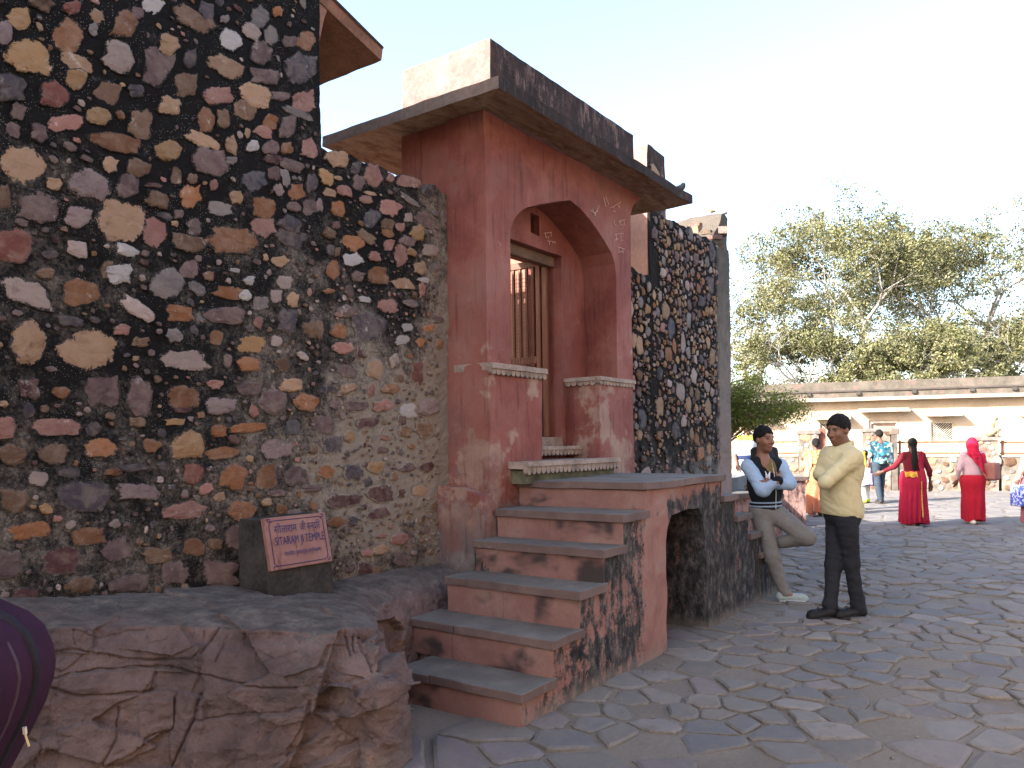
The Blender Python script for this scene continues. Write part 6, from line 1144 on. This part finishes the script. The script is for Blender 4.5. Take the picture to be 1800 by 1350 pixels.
# ---- purple backpack at the left edge, on someone standing just outside the view
def edge_person():
    g = Fig(0, 0, 0, depth=1.22); up = np.array([0, 0, 1.]); J = walker(-330, 0, 740, 'person in dark clothes just beyond the left edge wearing the purple backpack', TAN, (-1, .25, 0), depth=1.28, z=0., gait=.04, groupname='people in the street')
    torso(J, 'jacket', cloth('dark_jacket', (.03, .03, .035), .2), lo=.8, sleeves=2, wide=1.1); trousers(J, cloth('dark_trousers_left', (.03, .03, .04), .2)); bun_hair(J); shoes(J, SANDAL, SOLE)
    f = lambda px, py, d=1.15: at(px, py, d)
    PUR = cloth('purple_bag_cloth', (.030, .0085, .024), .25, .8, 300.); DKP = simple('bag_zip_band', (.012, .010, .015), .7)
    out = [(-330, 1010), (-160, 1015), (-60, 1032), (0, 1060), (42, 1078), (70, 1102), (86, 1138), (90, 1165), (86, 1196), (72, 1238), (46, 1290), (14, 1350), (-30, 1430), (-90, 1520), (-330, 1560)]
    b = MB(); b.prism([out], 1.10, 1.32, lambda u, v, t: tuple(f(u, v, 1.30) + FW * (t - 1.30))); o = b.build('backpack', PUR, None, bevel=.045, seg=6, smooth=True); tag(o, 'dark purple backpack with a zip, cut off by the left edge', 'backpack')
    zp = [(-100, 1034), (-10, 1066), (30, 1086), (56, 1110), (70, 1140), (74, 1166), (70, 1194), (56, 1236), (32, 1284), (0, 1346), (-44, 1424)]
    m = MB(); m.tube([f(u + 12, v - 4, 1.30) - FW * .040 for u, v in zp], .010, 8); m.build('zip_band', DKP, o, smooth=True)
    m = MB(); m.tube([f(u + 2, v, 1.30) - FW * .085 + RT * .012 for u, v in zp], .004, 6); m.build('piping', simple('bag_piping', (.05, .03, .045), .6), o, smooth=True)
    q = lambda u, v: at(u + 9, v, 1.235)
    m = MB(); m.tube([q(34, 1278), q(35, 1290)], .0035, 6); m.build('zip_slider', simple('zip_pull_metal', (.5, .46, .4), .3), o); m = MB(); m.tube([q(35, 1290), q(38, 1300), q(42, 1312)], .0018, 5); m.build('zip_pull', simple('zip_cord', (.55, .42, .22), .7), o)
edge_person()

# ------------------------------------------------------------------ animals
def monkey():
    g = Fig(1728, 0, 0, depth=depth_of(W_.A) + .3); zt = W_.sz(1737, 768)[1]; g = Fig(1728, 0, zt, depth=depth_of(plane_pt(1737, 800, W_.A)) + .2); c = np.array((.25, .195, .13)); h = .011; up = np.array([0, 0, 1.])
    b = SDF(h); b.ell((.02, 0, .16), (.14, .12, .165), None, .05); b.ell((.04, 0, .30), (.115, .11, .15), None, .06); b.ell((.09, 0, .42), (.085, .09, .10), None, .05); hd = np.array([.17, -.01, .52]); b.ell(hd, (.062, .058, .065), None, .04); b.ell(hd + (.05, 0, -.015), (.035, .032, .032), None, .02); b.cone((.10, 0, .45), hd, .06, .05, .04)
    for y in (-.06, .06): b.chain([(.13, y, .40), (.18, y * 1.2, .26), (.25, y, .20)], [.042, .034, .024], .03); b.chain([(.04, y * 1.3, .12), (.20, y * 1.5, .22), (.17, y * 1.4, .02)], [.075, .05, .03], .04); b.cone((.16, y * 1.4, .02), (.27, y * 1.4, .015), .026, .018, .02); b.ell(hd + (-.015, y * 1.0, .02), (.018, .012, .02), None, .01); b.chain([(.25, y, .20), (.31, y, .18)], [.022, .014], .02)
    b.chain([(-.08, .04, .06), (-.17, .08, .02), (-.20, .10, -.12), (-.19, .11, -.36)], [.024, .019, .017, .014], .03)
    def col(V):
        k = np.tile(c, (len(V), 1)); k[np.linalg.norm(V - (hd + (.055, 0, -.005)), axis=1) < .05] = (.03, .026, .024); k[(V[:, 0] > .24) & (V[:, 2] < .24)] = (.06, .05, .04); k *= (1 + .25 * fbm(V * 25, 2))[:, None]; return k
    M = Mat('monkey_fur', .95, .1); M.color(vary(M, M.attr('Col'), .25, 20, 120)); M.bump(M.noise(120, 3, .7), .5, .006)
    o = tag(g.place(sobj('sitting_monkey', b, M.done(), None, colfn=col)), 'grey-brown monkey sitting on the stone pillar, looking right', 'monkey'); return o
monkey()
def bird(name, P0, f, s, lab, body, belly, tuck=False, grp=None):
    R = frame(f); P = lambda r, fo, u: P0 + s * (R[:, 0] * r + R[:, 1] * fo + R[:, 2] * u); b = SDF(.006 if s > .6 else .004); b.ell(P(0, 0, .085), (.052 * s, .085 * s, .058 * s), R, .03 * s); b.ell(P(0, .065, .125 if not tuck else .11), (.034 * s, .038 * s, .034 * s), R, .03 * s); b.cone(P(0, .05, .10), P(0, .065, .125), .036 * s, .03 * s, .02 * s); b.cone(P(0, -.07, .07), P(0, -.17, .045), .028 * s, .016 * s, .02 * s)
    b.cone(P(0, .095, .12), P(0, .12, .112), .010 * s, .004 * s, .008)
    def col(V): q = (V - P0) @ R / s; k = np.tile(np.array(body), (len(V), 1)); k[q[:, 2] < .07] = belly; k[(np.abs(q[:, 1] + .02) < .012) | (np.abs(q[:, 1] + .055) < .010)] = np.array(body) * .35; return k
    o = tag(sobj(name, b, SKIN_F, None, colfn=col), lab, 'bird', grp); m = MB()
    for sg in (-1, 1): m.tube([P(sg * .018, 0, .045), P(sg * .020, .005, -.004)], .005 * s, 5); m.tube([P(sg * .020, .005, 0), P(sg * .022, .04, 0)], .004 * s, 4)
    m.build('legs', simple('bird_leg', (.25, .08, .06), .7), o); 
    for sg in (-1, 1): w = SDF(.005 if s > .6 else .004); w.ell(P(sg * .046, -.03, .09), (.014 * s, .085 * s, .038 * s), R, .01); sobj('wing', w, SKIN_F, o, colfn=lambda V: np.tile(np.array(body) * .8, (len(V), 1)))
    return o
M = Mat('feather', .7, .3); M.color(vary(M, M.attr('Col'), .3, 40, 200)); SKIN_F = M.done()
p = np.array([7.36, 3.17, 3.955]); bird('pigeon', p, RT * .4 - FW * .9, .62, 'dark grey pigeon perched on the corner of the gateway eave', (.05, .065, .085), (.07, .08, .09), True)
p = on_y(1251, 376, 4.05); bird('small_bird', p, -RT * .9 + FW * .3, .42, 'small brown bird on top of the ruined wall pier', (.16, .11, .075), (.3, .23, .17), grp='small birds on the wall end')
p = on_y(1276, 378, 4.05); bird('small_bird', p, RT * .5 + FW * .7, .32, 'smaller bird at the far edge of the ruined wall pier', (.14, .10, .075), (.26, .2, .15), grp='small birds on the wall end')

# ------------------------------------------------------------------ put every empty at the base of its thing
bpy.context.view_layer.update()
for e in [o for o in SC.objects if o.type == 'EMPTY' and o.parent is None and o.location.length < 1e-6]:
    pts = []
    for c in e.children_recursive:
        if c.type == 'MESH': pts += [c.matrix_world @ Vector(v) for v in c.bound_box]
    if not pts: continue
    P = np.array(pts); b = Vector(((P[:, 0].min() + P[:, 0].max()) / 2, (P[:, 1].min() + P[:, 1].max()) / 2, max(P[:, 2].min(), 0)))
    e.location = b
    for c in e.children: c.location = c.location - b
